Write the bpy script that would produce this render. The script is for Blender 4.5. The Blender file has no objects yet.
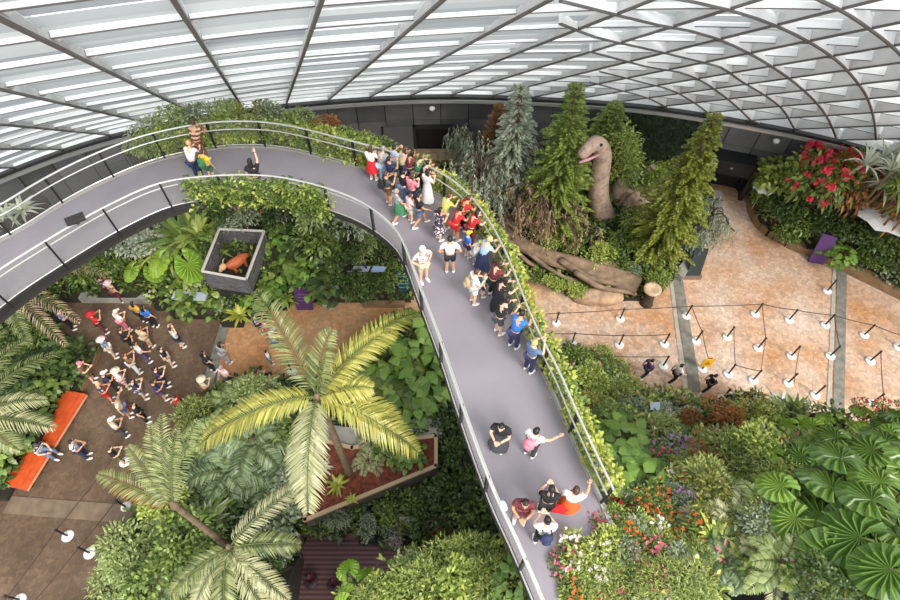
import bpy, math, random
import numpy as np
from mathutils import Vector, Matrix, Quaternion
rng = np.random.default_rng(7)
random.seed(7)
scene = bpy.context.scene
COL = scene.collection

# ------------------------------------------------------------------ camera model
FOC = 560.0
PITCH = math.atan(FOC/415.0)
CP, SP = math.cos(PITCH), math.sin(PITCH)
CAMH = 27.0
def ray(px, py):
    u = (px-450)/FOC; v = (300-py)/FOC
    return np.array([u, CP+v*SP, -SP+v*CP])
def P(px, py, z):
    """world point at height z seen at photo pixel (px,py)"""
    d = ray(px, py); t = (z-CAMH)/d[2]
    return np.array([d[0]*t, d[1]*t, z])
def proj(w):
    d = np.array(w, float)-[0, 0, CAMH]
    dep = d[1]*CP-d[2]*SP; up = d[1]*SP+d[2]*CP
    return 450+FOC*d[0]/dep, 300-FOC*up/dep

# ------------------------------------------------------------------ materials
MATS = {}
def new_mat(name):
    m = bpy.data.materials.new(name); m.use_nodes = True
    nt = m.node_tree
    return m, nt, nt.nodes['Principled BSDF'], nt.nodes['Material Output']
def lin(c):
    return tuple(((x/255)/12.92 if x/255 <= .04045 else ((x/255+.055)/1.055)**2.4) for x in c)+(1.0,)
def mat(name, rgb, rough=.6, metal=0.0, var=0.0, scale=8.0, spec=.5):
    if name in MATS: return MATS[name]
    m, nt, b, o = new_mat(name)
    b.inputs['Roughness'].default_value = rough
    b.inputs['Metallic'].default_value = metal
    b.inputs['Specular IOR Level'].default_value = spec
    c = lin(rgb)
    if var:
        tc = nt.nodes.new('ShaderNodeTexCoord')
        n = nt.nodes.new('ShaderNodeTexNoise'); n.inputs['Scale'].default_value = scale
        n.inputs['Detail'].default_value = 5
        r = nt.nodes.new('ShaderNodeValToRGB')
        r.color_ramp.elements[0].position = .3; r.color_ramp.elements[1].position = .72
        r.color_ramp.elements[0].color = tuple(max(0, x*(1-var)) for x in c[:3])+(1,)
        r.color_ramp.elements[1].color = tuple(min(1, x*(1+var)) for x in c[:3])+(1,)
        nt.links.new(tc.outputs['Object'], n.inputs['Vector'])
        nt.links.new(n.outputs['Fac'], r.inputs['Fac'])
        nt.links.new(r.outputs['Color'], b.inputs['Base Color'])
    else:
        b.inputs['Base Color'].default_value = c
    MATS[name] = m
    return m
def leaf(name, dark, light, transl=.3, rough=.36):
    """leaf material: every leaf (island) gets its own shade between two greens"""
    if name in MATS: return MATS[name]
    m, nt, b, o = new_mat(name)
    g = nt.nodes.new('ShaderNodeNewGeometry')
    oi = nt.nodes.new('ShaderNodeObjectInfo')
    mx = nt.nodes.new('ShaderNodeMix'); mx.data_type = 'RGBA'
    mx.inputs['A'].default_value = lin(dark); mx.inputs['B'].default_value = lin(light)
    ad = nt.nodes.new('ShaderNodeMath'); ad.operation = 'MULTIPLY_ADD'
    ad.inputs[1].default_value = .85; 
    sc = nt.nodes.new('ShaderNodeMath'); sc.operation = 'MULTIPLY'; sc.inputs[1].default_value = .2
    nt.links.new(oi.outputs['Random'], sc.inputs[0])
    nt.links.new(g.outputs['Random Per Island'], ad.inputs[0])
    nt.links.new(sc.outputs[0], ad.inputs[2])
    nt.links.new(ad.outputs[0], mx.inputs['Factor'])
    nt.links.new(mx.outputs['Result'], b.inputs['Base Color'])
    b.inputs['Roughness'].default_value = rough
    t = nt.nodes.new('ShaderNodeBsdfTranslucent')
    nt.links.new(mx.outputs['Result'], t.inputs['Color'])
    ms = nt.nodes.new('ShaderNodeMixShader'); ms.inputs[0].default_value = transl
    nt.links.new(b.outputs[0], ms.inputs[1]); nt.links.new(t.outputs[0], ms.inputs[2])
    nt.links.new(ms.outputs[0], o.inputs['Surface'])
    MATS[name] = m
    return m

# ------------------------------------------------------------------ mesh building
class MB:
    """collects vertices, faces and material slots of ONE mesh"""
    def __init__(s): s.v = []; s.f = []; s.m = []; s.n = 0; s.mats = []
    def slot(s, m):
        if m not in s.mats: s.mats.append(m)
        return s.mats.index(m)
    def add(s, V, F, m=None):
        i = s.slot(m) if m is not None else 0
        V = np.asarray(V, float).reshape(-1, 3)
        s.v.append(V)
        for f in F: s.f.append(tuple(int(k)+s.n for k in f)); s.m.append(i)
        s.n += len(V)
        return s
    def box(s, c, size, m, rot=0.0, taper=1.0, R=None):
        x, y, z = size[0]/2, size[1]/2, size[2]/2
        V = np.array([[-x,-y,-z],[x,-y,-z],[x,y,-z],[-x,y,-z],[-x*taper,-y*taper,z],[x*taper,-y*taper,z],[x*taper,y*taper,z],[-x*taper,y*taper,z]])
        if R is not None: V = V@np.array(R).T
        if rot:
            a = math.cos(rot); b = math.sin(rot)
            V = V@np.array([[a,b,0],[-b,a,0],[0,0,1]])
        return s.add(V+np.array(c), [(3,2,1,0),(4,5,6,7),(0,1,5,4),(1,2,6,5),(2,3,7,6),(3,0,4,7)], m)
    def tube(s, pts, rad, m, k=6, cap=True):
        pts = np.asarray(pts, float); n = len(pts)
        rad = np.broadcast_to(np.asarray(rad, float), (n,))
        T = np.gradient(pts, axis=0); T /= np.linalg.norm(T, axis=1)[:, None]+1e-9
        up = np.array([0, 0, 1.0]) if abs(T[0][2]) < .9 else np.array([0, 1.0, 0])
        V = []
        for i in range(n):
            a = np.cross(T[i], up); la = np.linalg.norm(a)
            if la < 1e-4: a = np.array([1., 0, 0]); la = 1
            a /= la; b = np.cross(a, T[i]); up = b if abs(T[i][2]) > .5 else up
            for j in range(k):
                q = 2*math.pi*j/k
                V.append(pts[i]+rad[i]*(a*math.cos(q)+b*math.sin(q)))
        F = [(i*k+j, i*k+(j+1) % k, (i+1)*k+(j+1) % k, (i+1)*k+j) for i in range(n-1) for j in range(k)]
        if cap: F += [tuple(range(k))[::-1], tuple((n-1)*k+j for j in range(k))]
        return s.add(V, F, m)
    def ell(s, c, r, m, nu=10, nv=7, R=None, noise=0.0, cut=None, seed=0):
        V = [[0, 0, 1.0]]
        for i in range(1, nv):
            th = math.pi*i/nv
            for j in range(nu):
                ph = 2*math.pi*j/nu
                V.append([math.sin(th)*math.cos(ph), math.sin(th)*math.sin(ph), math.cos(th)])
        V.append([0, 0, -1.0]); V = np.array(V)
        if noise:
            rr = np.random.default_rng(seed)
            k = rr.normal(size=(5, 3))*1.6; ph = rr.uniform(0, 6, 5)
            V = V*(1+noise*np.sin(V@k.T+ph).sum(1)/2.2)[:, None]
        V = V*np.array(r)
        if R is not None: V = V@np.array(R).T
        F = [(0, 1+j, 1+(j+1) % nu) for j in range(nu)]
        for i in range(nv-2):
            F += [(1+i*nu+j, 1+(i+1)*nu+j, 1+(i+1)*nu+(j+1) % nu, 1+i*nu+(j+1) % nu) for j in range(nu)]
        b = 1+(nv-2)*nu
        F += [(b+j, len(V)-1, b+(j+1) % nu) for j in range(nu)]
        return s.add(V+np.array(c), F, m)
    def lathe(s, prof, c, m, k=14, sx=1, sy=1):
        V = []; n = len(prof)
        for r, z in prof:
            for j in range(k):
                q = 2*math.pi*j/k; V.append([c[0]+r*math.cos(q)*sx, c[1]+r*math.sin(q)*sy, c[2]+z])
        F = [(i*k+j, i*k+(j+1) % k, (i+1)*k+(j+1) % k, (i+1)*k+j) for i in range(n-1) for j in range(k)]
        F += [tuple(range(k))[::-1], tuple((n-1)*k+j for j in range(k))]
        return s.add(V, F, m)
    def prism(s, poly, z0, z1, m, mtop=None):
        poly = [(p[0], p[1]) for p in poly]
        a = sum(poly[i][0]*poly[(i+1) % len(poly)][1]-poly[(i+1) % len(poly)][0]*poly[i][1] for i in range(len(poly)))
        if a < 0: poly = poly[::-1]
        n = len(poly)
        V = [(x, y, z0) for x, y in poly]+[(x, y, z1) for x, y in poly]
        s.add(V, [(i, (i+1) % n, n+(i+1) % n, n+i) for i in range(n)]+[tuple(range(n))[::-1]], m)
        return s.add([(x, y, z1) for x, y in poly], [tuple(range(n))], mtop or m)
    def data(s, name, smooth=False):
        me = bpy.data.meshes.new(name)
        V = np.concatenate(s.v) if s.v else np.zeros((0, 3))
        me.from_pydata(V.tolist(), [], s.f)
        for m in s.mats: me.materials.append(m)
        me.polygons.foreach_set('material_index', np.array(s.m, dtype=np.int32))
        if smooth: me.polygons.foreach_set('use_smooth', np.ones(len(s.f), dtype=bool))
        me.update()
        return me
    def build(s, name, parent=None, smooth=False, loc=None):
        return link(name, s.data(name, smooth), parent, loc)
def link(name, data, parent=None, loc=None, rz=0.0, sc=None):
    o = bpy.data.objects.new(name, data); COL.objects.link(o)
    if parent is not None: o.parent = parent
    if loc is not None: o.location = loc
    if rz: o.rotation_euler = (0, 0, rz)
    if sc is not None: o.scale = sc if hasattr(sc, '__len__') else (sc, sc, sc)
    return o
def tag(o, label, cat, group=None, kind=None):
    o['label'] = label; o['category'] = cat
    if group: o['group'] = group
    if kind: o['kind'] = kind
    return o
def struct(o, label=None, cat=None):
    o['kind'] = 'structure'
    if label: o['label'] = label
    if cat: o['category'] = cat
    return o
def empty(name, loc, rz=0.0):
    o = bpy.data.objects.new(name, None); COL.objects.link(o)
    o.empty_display_size = .2; o.location = loc; o.rotation_euler = (0, 0, rz)
    return o
def copy_tree(o, parent=None):
    c = o.copy(); COL.objects.link(c); c.parent = parent
    for ch in list(o.children): copy_tree(ch, c)
    return c
def spline(pts, n):
    """Catmull-Rom through pts, n samples equally spaced"""
    p = np.asarray(pts, float)
    p = np.vstack([2*p[0]-p[1], p, 2*p[-1]-p[-2]])
    out = []
    for i in range(1, len(p)-2):
        for t in np.linspace(0, 1, 24, endpoint=False):
            a, b, c, d = p[i-1], p[i], p[i+1], p[i+2]
            out.append(.5*((2*b)+(c-a)*t+(2*a-5*b+4*c-d)*t*t+(3*b-a-3*c+d)*t**3))
    out.append(p[-2]); out = np.array(out)
    L = np.concatenate([[0], np.cumsum(np.linalg.norm(np.diff(out, axis=0), axis=1))])
    q = np.linspace(0, L[-1], n)
    return np.stack([np.interp(q, L, out[:, k]) for k in range(out.shape[1])], 1)
def inpoly(x, y, poly):
    c = False; n = len(poly); j = n-1
    for i in range(n):
        xi, yi = poly[i][0], poly[i][1]; xj, yj = poly[j][0], poly[j][1]
        if (yi > y) != (yj > y) and x < (xj-xi)*(y-yi)/(yj-yi)+xi: c = not c
        j = i
    return c

# ------------------------------------------------------------------ leaf geometry
def nrm(a): return a/(np.linalg.norm(a, axis=-1, keepdims=True)+1e-9)
def leaves(pos, d, L, W, droop=.25, nr=None, curl=.5, w2=.75):
    """n separate leaf blades: pos (n,3), direction d (n,3), length L, width W"""
    n = len(pos); d = nrm(np.asarray(d, float)); L = np.broadcast_to(L, (n,))[:, None]; W = np.broadcast_to(W, (n,))[:, None]
    if nr is None: nr = rng.normal(size=(n, 3))*.5+[0, 0, 1.0]
    s = nrm(np.cross(d, nr)); up = np.cross(s, d)
    dn = np.array([0, 0, -1.0])
    b = pos; m1 = pos+d*L*.35+up*L*.05; m2 = pos+d*L*.72+dn*L*droop*.35; t = pos+d*L+dn*L*droop
    V = np.stack([b, m1-s*W/2, m1+s*W/2, m2-s*W/2*w2, m2+s*W/2*w2, t], 1).reshape(-1, 3)
    i = (np.arange(n)*6)[:, None]
    F = [tuple(r) for r in np.concatenate([i+[0, 2, 1]], 1)]+[tuple(r) for r in (i+[1, 2, 4, 3])]+[tuple(r) for r in (i+[3, 4, 5])]
    return V, F
def frond(mb, pts, leafL, leafW, n, mleaf, mstem, rad=.02, ang=1.0, droop=.3, start=.12, prof=None, lift=.15):
    """pinnate frond along a rachis curve pts"""
    c = spline(pts, 14)
    mb.tube(c, np.linspace(rad, rad*.25, len(c)), mstem, 4, False)
    q = np.linspace(start, .99, n); ii = q*(len(c)-1)
    pos = np.stack([np.interp(ii, np.arange(len(c)), c[:, k]) for k in range(3)], 1)
    T = nrm(np.gradient(c, axis=0)); T = np.stack([np.interp(ii, np.arange(len(c)), T[:, k]) for k in range(3)], 1)
    S = nrm(np.cross(T, [0, 0, 1.0])+1e-6); U = np.cross(S, T)
    pf = prof(q) if prof else np.sin(np.pi*np.clip(.12+q*.86, 0, 1))**.6
    for sg in (-1, 1):
        d = T*math.cos(ang)+sg*S*math.sin(ang)+U*lift+rng.normal(size=(n, 3))*.05
        V, F = leaves(pos, d, leafL*pf*rng.uniform(.88, 1.08, n), leafW, droop, nr=U+rng.normal(size=(n, 3))*.25)
        mb.add(V, F, mleaf)
def strap(mb, base, az, el, L, W, m, droop=.6, seg=5):
    t = np.linspace(0, 1, seg+1)
    h = np.array([math.cos(az), math.sin(az), 0.])
    p = np.array(base)+np.outer(t*L*math.cos(el), h)+np.outer(t*L*math.sin(el)-droop*L*t**2, [0, 0, 1.])
    s = np.array([-math.sin(az), math.cos(az), 0.])
    w = W*np.sin(np.pi*np.clip(.18+t*.8, 0, 1))
    V = np.concatenate([p-np.outer(w/2, s), p+np.outer(w/2, s)]); n = seg+1
    mb.add(V, [(i, n+i, n+i+1, i+1) for i in range(seg)], m)
# ================================================================== world, camera, light
scene.view_settings.view_transform = 'Standard'
scene.view_settings.look = 'None'
scene.view_settings.exposure = 0.33
scene.view_settings.gamma = 1
scene.view_settings.use_curve_mapping = False
scene.cycles.use_denoising = True
scene.cycles.max_bounces = 7
scene.cycles.diffuse_bounces = 4
scene.cycles.transparent_max_bounces = 12
w = bpy.data.worlds.new('World'); scene.world = w; w.use_nodes = True
wn = w.node_tree
bg = wn.nodes['Background']
bg.inputs[0].default_value = (.93, .96, 1, 1); bg.inputs[1].default_value = 1.55
cd = bpy.data.cameras.new('Camera'); cam = bpy.data.objects.new('Camera', cd); COL.objects.link(cam)
cam.location = (0, 0, CAMH); cam.rotation_euler = (math.pi/2-PITCH, 0, 0)
cd.sensor_fit = 'HORIZONTAL'; cd.sensor_width = 36; cd.lens = FOC*36/900
cd.clip_start = .1; cd.clip_end = 400
scene.camera = cam
sd = bpy.data.lights.new('Sun', 'SUN'); sun = bpy.data.objects.new('Sun', sd); COL.objects.link(sun)
sd.energy = 3.3; sd.angle = math.radians(24); sd.color = (1, .96, .9)
sun.rotation_euler = Vector((.5, -.72, .85)).to_track_quat('Z', 'Y').to_euler()

# ================================================================== structure materials
def paving(name, base, var, sc=2.2, grout=.8):
    m, nt, b, o = new_mat(name)
    tc = nt.nodes.new('ShaderNodeTexCoord')
    n1 = nt.nodes.new('ShaderNodeTexNoise'); n1.inputs['Scale'].default_value = .35; n1.inputs['Detail'].default_value = 6
    n2 = nt.nodes.new('ShaderNodeTexNoise'); n2.inputs['Scale'].default_value = 9; n2.inputs['Detail'].default_value = 4
    vo = nt.nodes.new('ShaderNodeTexVoronoi'); vo.inputs['Scale'].default_value = sc
    ve = nt.nodes.new('ShaderNodeTexVoronoi'); ve.feature = 'DISTANCE_TO_EDGE'; ve.inputs['Scale'].default_value = sc
    for n in (n1, n2, vo, ve): nt.links.new(tc.outputs['Object'], n.inputs['Vector'])
    r = nt.nodes.new('ShaderNodeValToRGB'); e = r.color_ramp.elements
    e[0].position = .3; e[0].color = lin(base[0]); e[1].position = .7; e[1].color = lin(base[2])
    k = e.new(.5); k.color = lin(base[1])
    nt.links.new(n1.outputs['Fac'], r.inputs['Fac'])
    hs = nt.nodes.new('ShaderNodeHueSaturation')
    mr = nt.nodes.new('ShaderNodeMapRange'); mr.inputs['To Min'].default_value = 1-var; mr.inputs['To Max'].default_value = 1+var
    sx = nt.nodes.new('ShaderNodeSeparateColor'); nt.links.new(vo.outputs['Color'], sx.inputs[0])
    av = nt.nodes.new('ShaderNodeMath'); av.operation = 'ADD'
    nt.links.new(sx.outputs[0], av.inputs[0]); nt.links.new(n2.outputs['Fac'], av.inputs[1])
    mr.inputs['From Min'].default_value = .2; mr.inputs['From Max'].default_value = 1.7
    nt.links.new(av.outputs[0], mr.inputs['Value']); nt.links.new(mr.outputs[0], hs.inputs['Value'])
    nt.links.new(r.outputs['Color'], hs.inputs['Color'])
    gr = nt.nodes.new('ShaderNodeMapRange'); gr.inputs['From Max'].default_value = .05
    gr.inputs['To Min'].default_value = grout; gr.inputs['To Max'].default_value = 1
    nt.links.new(ve.outputs['Distance'], gr.inputs['Value'])
    mu = nt.nodes.new('ShaderNodeMix'); mu.data_type = 'RGBA'; mu.blend_type = 'MULTIPLY'; mu.inputs['Factor'].default_value = 1
    nt.links.new(hs.outputs['Color'], mu.inputs['A']); nt.links.new(gr.outputs[0], mu.inputs['B'])
    nt.links.new(mu.outputs['Result'], b.inputs['Base Color'])
    b.inputs['Roughness'].default_value = .75
    MATS[name] = m
    return m
M_pink = paving('pink_tan_stone_paving', [(186,136,92), (196,162,136), (208,186,168)], .3, 5.5, .72)
M_shade_paving = paving('shade_dark_stone_paving', [(84,64,46), (98,78,60), (114,94,76)], .3, 5.0, .8)  # same stone as the hall ground, its colour darkened to stand for shade
M_orange = paving('orange_brown_stone_paving', [(176,124,80), (186,140,98), (194,156,118)], .25, 5.5, .78)
M_strip = mat('grey_drain_stone', (126,122,112), .8, 0, .3, 3)
M_stripl = mat('pale_drain_stone', (176,166,154), .8, 0, .2, 3)
M_soil = mat('dark_soil', (44,40,28), .95, 0, .5, 1.2)
M_rock = mat('tan_rock', (168,140,112), .85, 0, .4, 2.2)
M_rockd = mat('dark_rock', (38,34,30), .9, 0, .5, 1.5)  # kept very dark: in the hillside hollow this colour stands for shade
M_black = mat('black_metal', (26,26,28), .5)
M_steel = mat('pale_steel', (198,196,192), .35, .4)
M_dsteel = mat('dark_steel', (52,50,50), .45, .3)
M_white = mat('white_paint', (232,230,226), .5)
M_conc = mat('grey_concrete', (150,146,138), .85, 0, .2, 2)

# ================================================================== floor
mb = MB(); mb.prism([(-45, -12), (50, -12), (50, 40), (-45, 40)], -.3, 0, M_pink)
struct(mb.build('floor'), 'pink tan stone paving of the hall ground', 'floor')
def slabpoly(name, pts, z, m, label, h=.02):
    b = MB(); b.prism([P(x, y, z)[:2] for x, y in pts], z-.01, z+h, m)
    return struct(b.build(name), label, 'floor')
slabpoly('floor_left', [(-260,300), (-60,270), (60,262), (180,262), (231,262), (215,395), (190,470), (260,700), (-400,700)], 0, M_shade_paving, 'stone paving on the lower square, painted dark brown for shade')
slabpoly('floor_middle', [(233,262), (420,262), (440,330), (420,470), (360,520), (240,520), (205,470), (217,395)], 0, M_orange, 'orange brown paving between the planting and the tall palm')
# drain strips set into the paving
def stripe(name, a, b, wd, m, label, z=.02):
    A = P(*a, 0); B = P(*b, 0); t = (B-A)/np.linalg.norm(B-A); n = np.array([-t[1], t[0], 0])*wd/2
    q = MB(); q.prism([A-n, B-n, B+n, A+n], z-.02, z+.015, m)
    return struct(q.build(name), label, 'drain strip')
stripe('trim_1', (674,256), (695,392), .62, M_strip, 'grey drain strip crossing the queue paving near the log')
stripe('trim_2', (668,256), (685,392), .22, M_stripl, 'pale edging stone beside the grey drain strip')
stripe('trim_3', (842,268), (838,420), .55, M_strip, 'grey drain strip below the purple sign')
stripe('trim_4', (834,268), (828,420), .18, M_stripl, 'pale edging beside the drain strip under the purple sign')
stripe('trim_5', (226,322), (206,392), .55, M_strip, 'grey drain strip on the lower square', .045)
stripe('trim_6', (8,505), (150,516), .8, mat('worn_brown_stone', (118,100,82), .8, 0, .25, 2), 'worn pale band across the brown paving', .045)

# ================================================================== ring, wall, roof
RP = [(-42,2), (-39,8), (-35.5,14), (-31,20.3), (-26.3,25.2), (-21.5,28.6), (-16,30.7), (-9.9,32.2), (-.7,33.1), (9.9,32.4), (16.9,30.9), (24.3,28.2), (30,24.6), (35,19.8), (39,13.5), (41,8)]
RING = spline(RP, 121)
RL = np.concatenate([[0], np.cumsum(np.linalg.norm(np.diff(RING, axis=0), axis=1))])
RLEN = RL[-1]
def ring(t):
    return np.stack([np.interp(t, RL, RING[:, 0]), np.interp(t, RL, RING[:, 1])], -1)
def ring_n(t):
    a = ring(t+.2)-ring(t-.2); a = a/np.linalg.norm(a, axis=-1, keepdims=True)
    return np.stack([-a[..., 1], a[..., 0]], -1)          # outward
TT = np.linspace(.3, RLEN-.3, 110)
def band(mb, t, off0, off1, z0, z1, m):
    """solid curved strip along the ring"""
    c = ring(t); n = ring_n(t); k = len(t)
    V = np.concatenate([np.column_stack([c+n*o, np.full(k, z)]) for o, z in ((off0, z0), (off0, z1), (off1, z1), (off1, z0))])
    F = []
    for i in range(k-1):
        for a in range(4):
            b = (a+1) % 4
            F.append((a*k+i, a*k+i+1, b*k+i+1, b*k+i))
    F += [(0, k, 2*k, 3*k), (k-1, 4*k-1, 3*k-1, 2*k-1)]
    mb.add(V, F, m)
def wall_mat():
    m, nt, b, o = new_mat('dark_slate_wall')
    tc = nt.nodes.new('ShaderNodeTexCoord'); n = nt.nodes.new('ShaderNodeTexNoise'); n.inputs['Scale'].default_value = 1.1; n.inputs['Detail'].default_value = 7
    oi = nt.nodes.new('ShaderNodeNewGeometry')
    r = nt.nodes.new('ShaderNodeValToRGB'); r.color_ramp.elements[0].color = lin((58,58,60)); r.color_ramp.elements[1].color = lin((120,120,120))
    ad = nt.nodes.new('ShaderNodeMath'); ad.operation = 'MULTIPLY_ADD'; ad.inputs[1].default_value = .45
    nt.links.new(oi.outputs['Random Per Island'], ad.inputs[0]); 
    ml = nt.nodes.new('ShaderNodeMath'); ml.operation = 'MULTIPLY'; ml.inputs[1].default_value = .6
    nt.links.new(n.outputs['Fac'], ml.inputs[0]); nt.links.new(ml.outputs[0], ad.inputs[2])
    nt.links.new(tc.outputs['Object'], n.inputs['Vector']); nt.links.new(ad.outputs[0], r.inputs['Fac'])
    nt.links.new(r.outputs['Color'], b.inputs['Base Color']); b.inputs['Roughness'].default_value = .5
    return m
M_wall = wall_mat()
M_joint = mat('wall_backing', (30,30,32), .9)
mb = MB(); band(mb, TT, .12, .5, 0, 5.0, M_joint)
pw = 1.9
ts = np.arange(.5, RLEN-pw, pw)
for t0 in ts:
    for z0, z1 in ((.02, 1.6), (1.63, 3.28), (3.31, 4.9)):
        q = np.linspace(t0+.03, t0+pw-.03, 4); band(mb, q, .02, .12, z0, z1, M_wall)
struct(mb.build('wall_back'), 'curved dark slate panel wall under the glass roof', 'wall')
mb = MB(); band(mb, TT, -.25, .55, 5.0, 5.22, M_dsteel); struct(mb.build('trim_7'), 'dark ring beam along the wall top', 'beam')
mb = MB(); band(mb, TT, -.42, -.2, 4.86, 5.04, M_steel); struct(mb.build('trim_8'), 'pale gutter line along the wall top', 'beam')

# roof: straight main ribs rising from the ring, cross fins, white blinds, diagonal arches
DR = np.array([.321, -.81, .645]); DR /= np.linalg.norm(DR)
RZ = 5.2
def S(t, s, off=0.0):
    t = np.asarray(t, float); s = np.asarray(s, float)
    c = ring(t); a = ring(t+.3)-ring(t-.3); a = np.concatenate([a, np.zeros(a.shape[:-1]+(1,))], -1)
    n = np.cross(a, DR); n = n/np.linalg.norm(n, axis=-1, keepdims=True)
    n = n*np.sign(n[..., 2:3])
    return np.concatenate([c, np.full(c.shape[:-1]+(1,), RZ)], -1)+s[..., None]*DR+n*np.asarray(off, float)[..., None]
M_rib = mat('pale_grey_rib', (206,204,203), .5, 0, .12, 1)
M_flange = mat('dark_rib_flange', (92,88,86), .5)
M_fin = mat('white_grey_fin', (228,227,227), .5, 0, .1, 1)
def blind_mat():
    m, nt, b, o = new_mat('white_roof_blind')
    g = nt.nodes.new('ShaderNodeNewGeometry')
    r = nt.nodes.new('ShaderNodeValToRGB'); r.color_ramp.elements[0].color = lin((150,151,154)); r.color_ramp.elements[1].color = lin((206,206,205))
    nt.links.new(g.outputs['Random Per Island'], r.inputs['Fac']); nt.links.new(r.outputs['Color'], b.inputs['Base Color'])
    b.inputs['Roughness'].default_value = .7
    t = nt.nodes.new('ShaderNodeBsdfTranslucent'); nt.links.new(r.outputs['Color'], t.inputs['Color'])
    ms = nt.nodes.new('ShaderNodeMixShader'); ms.inputs[0].default_value = .5
    nt.links.new(b.outputs[0], ms.inputs[1]); nt.links.new(t.outputs[0], ms.inputs[2]); nt.links.new(ms.outputs[0], o.inputs['Surface'])
    return m
M_blind = blind_mat()
def glass_mat():
    m, nt, b, o = new_mat('roof_glass')
    t = nt.nodes.new('ShaderNodeBsdfTransparent'); t.inputs[0].default_value = (.82, .88, .86, 1)
    gl = nt.nodes.new('ShaderNodeBsdfGlossy'); gl.inputs['Roughness'].default_value = .05
    ms = nt.nodes.new('ShaderNodeMixShader'); ms.inputs[0].default_value = .07
    nt.links.new(t.outputs[0], ms.inputs[1]); nt.links.new(gl.outputs[0], ms.inputs[2]); nt.links.new(ms.outputs[0], o.inputs['Surface'])
    return m
M_glass = glass_mat()
roof = empty('ceiling', (0, 30, RZ)); struct(roof, 'steel and glass shell roof with white blinds', 'roof')
def child(mb, name, parent, smooth=False, label=None):
    o = mb.build(name, None, smooth); o.parent = parent
    o.matrix_parent_inverse = Matrix.Translation(parent.location).inverted() if not parent.rotation_euler.z else (Matrix.Translation(parent.location)@Matrix.Rotation(parent.rotation_euler.z, 4, 'Z')).inverted()
    if label: o['label'] = label
    return o
RIB = 2.72
# arc length of the rib that meets the wall top at photo x = 328
def t_at_px(px):
    ts = np.linspace(0, RLEN, 2000); c = ring(ts)
    xs = np.array([proj((a, b, RZ))[0] for a, b in c]); return ts[np.argmin(abs(xs-px)+(c[:, 1] < 0)*999)]
t0 = t_at_px(328)
rib_t = [t0+RIB*k for k in range(-24, 26) if 1.0 < t0+RIB*k < RLEN-1.0]
SMAX, DS = 31.2, 2.4
TL_, TR_ = t_at_px(450), t_at_px(620)
def dep(t): return .4+.4*np.clip((np.asarray(t, float)-TL_)/(TR_-TL_), 0, 1)
def ribbox(mb, A, B, C, D, m):
    """swept box: A,B inner edge pair, C,D outer edge pair (each (n,3))"""
    k = len(A); V = np.concatenate([A, B, D, C]); F = []
    for i in range(k-1):
        for a in range(4):
            b = (a+1) % 4; F.append((a*k+i, a*k+i+1, b*k+i+1, b*k+i))
    F += [(0, k, 2*k, 3*k), (k-1, 4*k-1, 3*k-1, 2*k-1)]
    mb.add(V, F, m)
ss = np.linspace(0, SMAX, 14)
for t in rib_t:
    mb = MB(); T = np.full(len(ss), t); z = np.zeros(len(ss)); DEP = dep(t)
    ribbox(mb, S(T-.03, ss, z+.06), S(T+.03, ss, z+.06), S(T-.03, ss, z+DEP), S(T+.03, ss, z+DEP), M_rib)
    ribbox(mb, S(T-.05, ss, z), S(T+.05, ss, z), S(T-.05, ss, z+.06), S(T+.05, ss, z+.06), M_flange)
    child(mb, 'rib', roof)
nrow = int(SMAX/DS)
for j in range(1, nrow+1):
    s = j*DS; mb = MB()
    for a, b in zip(rib_t[:-1], rib_t[1:]):
        DEP = dep((a+b)/2); q = np.linspace(a+.05, b-.05, 4); T = q; z = np.zeros(4); sv = np.full(4, s)
        ribbox(mb, S(T, sv-.03, z+DEP*.33), S(T, sv+.03, z+DEP*.33), S(T, sv-.03, z+DEP), S(T, sv+.03, z+DEP), M_fin)
        ribbox(mb, S(T, sv-.032, z+DEP*.33-.02), S(T, sv+.032, z+DEP*.33-.02), S(T, sv-.032, z+DEP*.33), S(T, sv+.032, z+DEP*.33), M_flange)
        # bracket plate at the rib
        e = DEP; V = np.array([S(a+.06, s, e*.3), S(a+.7*e, s, e*.3), S(a+.06, s-e, e*.3), S(a+.06, s, e*.9), S(a+.7*e, s, e*.9), S(a+.06, s-e, e*.9)])
        mb.add(V, [(0, 1, 2), (3, 5, 4), (0, 3, 4, 1), (1, 4, 5, 2), (2, 5, 3, 0)], M_fin)
    child(mb, 'cross_fin', roof)
bl = MB(); gl = MB()
for a, b in zip(rib_t[:-1], rib_t[1:]):
    for j in range(nrow):
        s0, s1 = j*DS+.04, (j+1)*DS-.04
        DEP = float(dep((a+b)/2)); q = np.linspace(a+.04, b-.04, 4); z = np.full(4, DEP+.02)
        V = np.concatenate([S(q, np.full(4, s0), z), S(q, np.full(4, s1), z)])
        gl.add(V, [(i, i+1, 4+i+1, 4+i) for i in range(3)], M_glass)
        # two or three blind strips per bay, each leaving a thin slot
        fr = random.choice([.97, .97, .97, .93, .9, .6]) 
        nst = 4; edge = np.linspace(s0, s0+(s1-s0)*fr, nst+1)
        for k in range(nst):
            e0, e1 = edge[k]+.03, edge[k+1]-.03
            tilt = random.uniform(.0, .12)
            V = np.concatenate([S(q, np.full(4, e0), np.full(4, DEP-.2+tilt)), S(q, np.full(4, e1), np.full(4, DEP-.12+tilt*.4))])
            bl.add(V, [(i, i+1, 4+i+1, 4+i) for i in range(3)], M_blind)
q = np.linspace(1.2, RLEN-1.2, 120); z = np.zeros(120); DEP = dep(q); fb = MB(); ribbox(fb, S(q, z-.12, z-.1), S(q, z-.06, z-.1), S(q, z-.12, z+DEP+.04), S(q, z-.06, z+DEP+.04), M_fin); child(fb, 'eaves_board', roof)
child(bl, 'roof_blind', roof); child(gl, 'glass_panel', roof)
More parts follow.
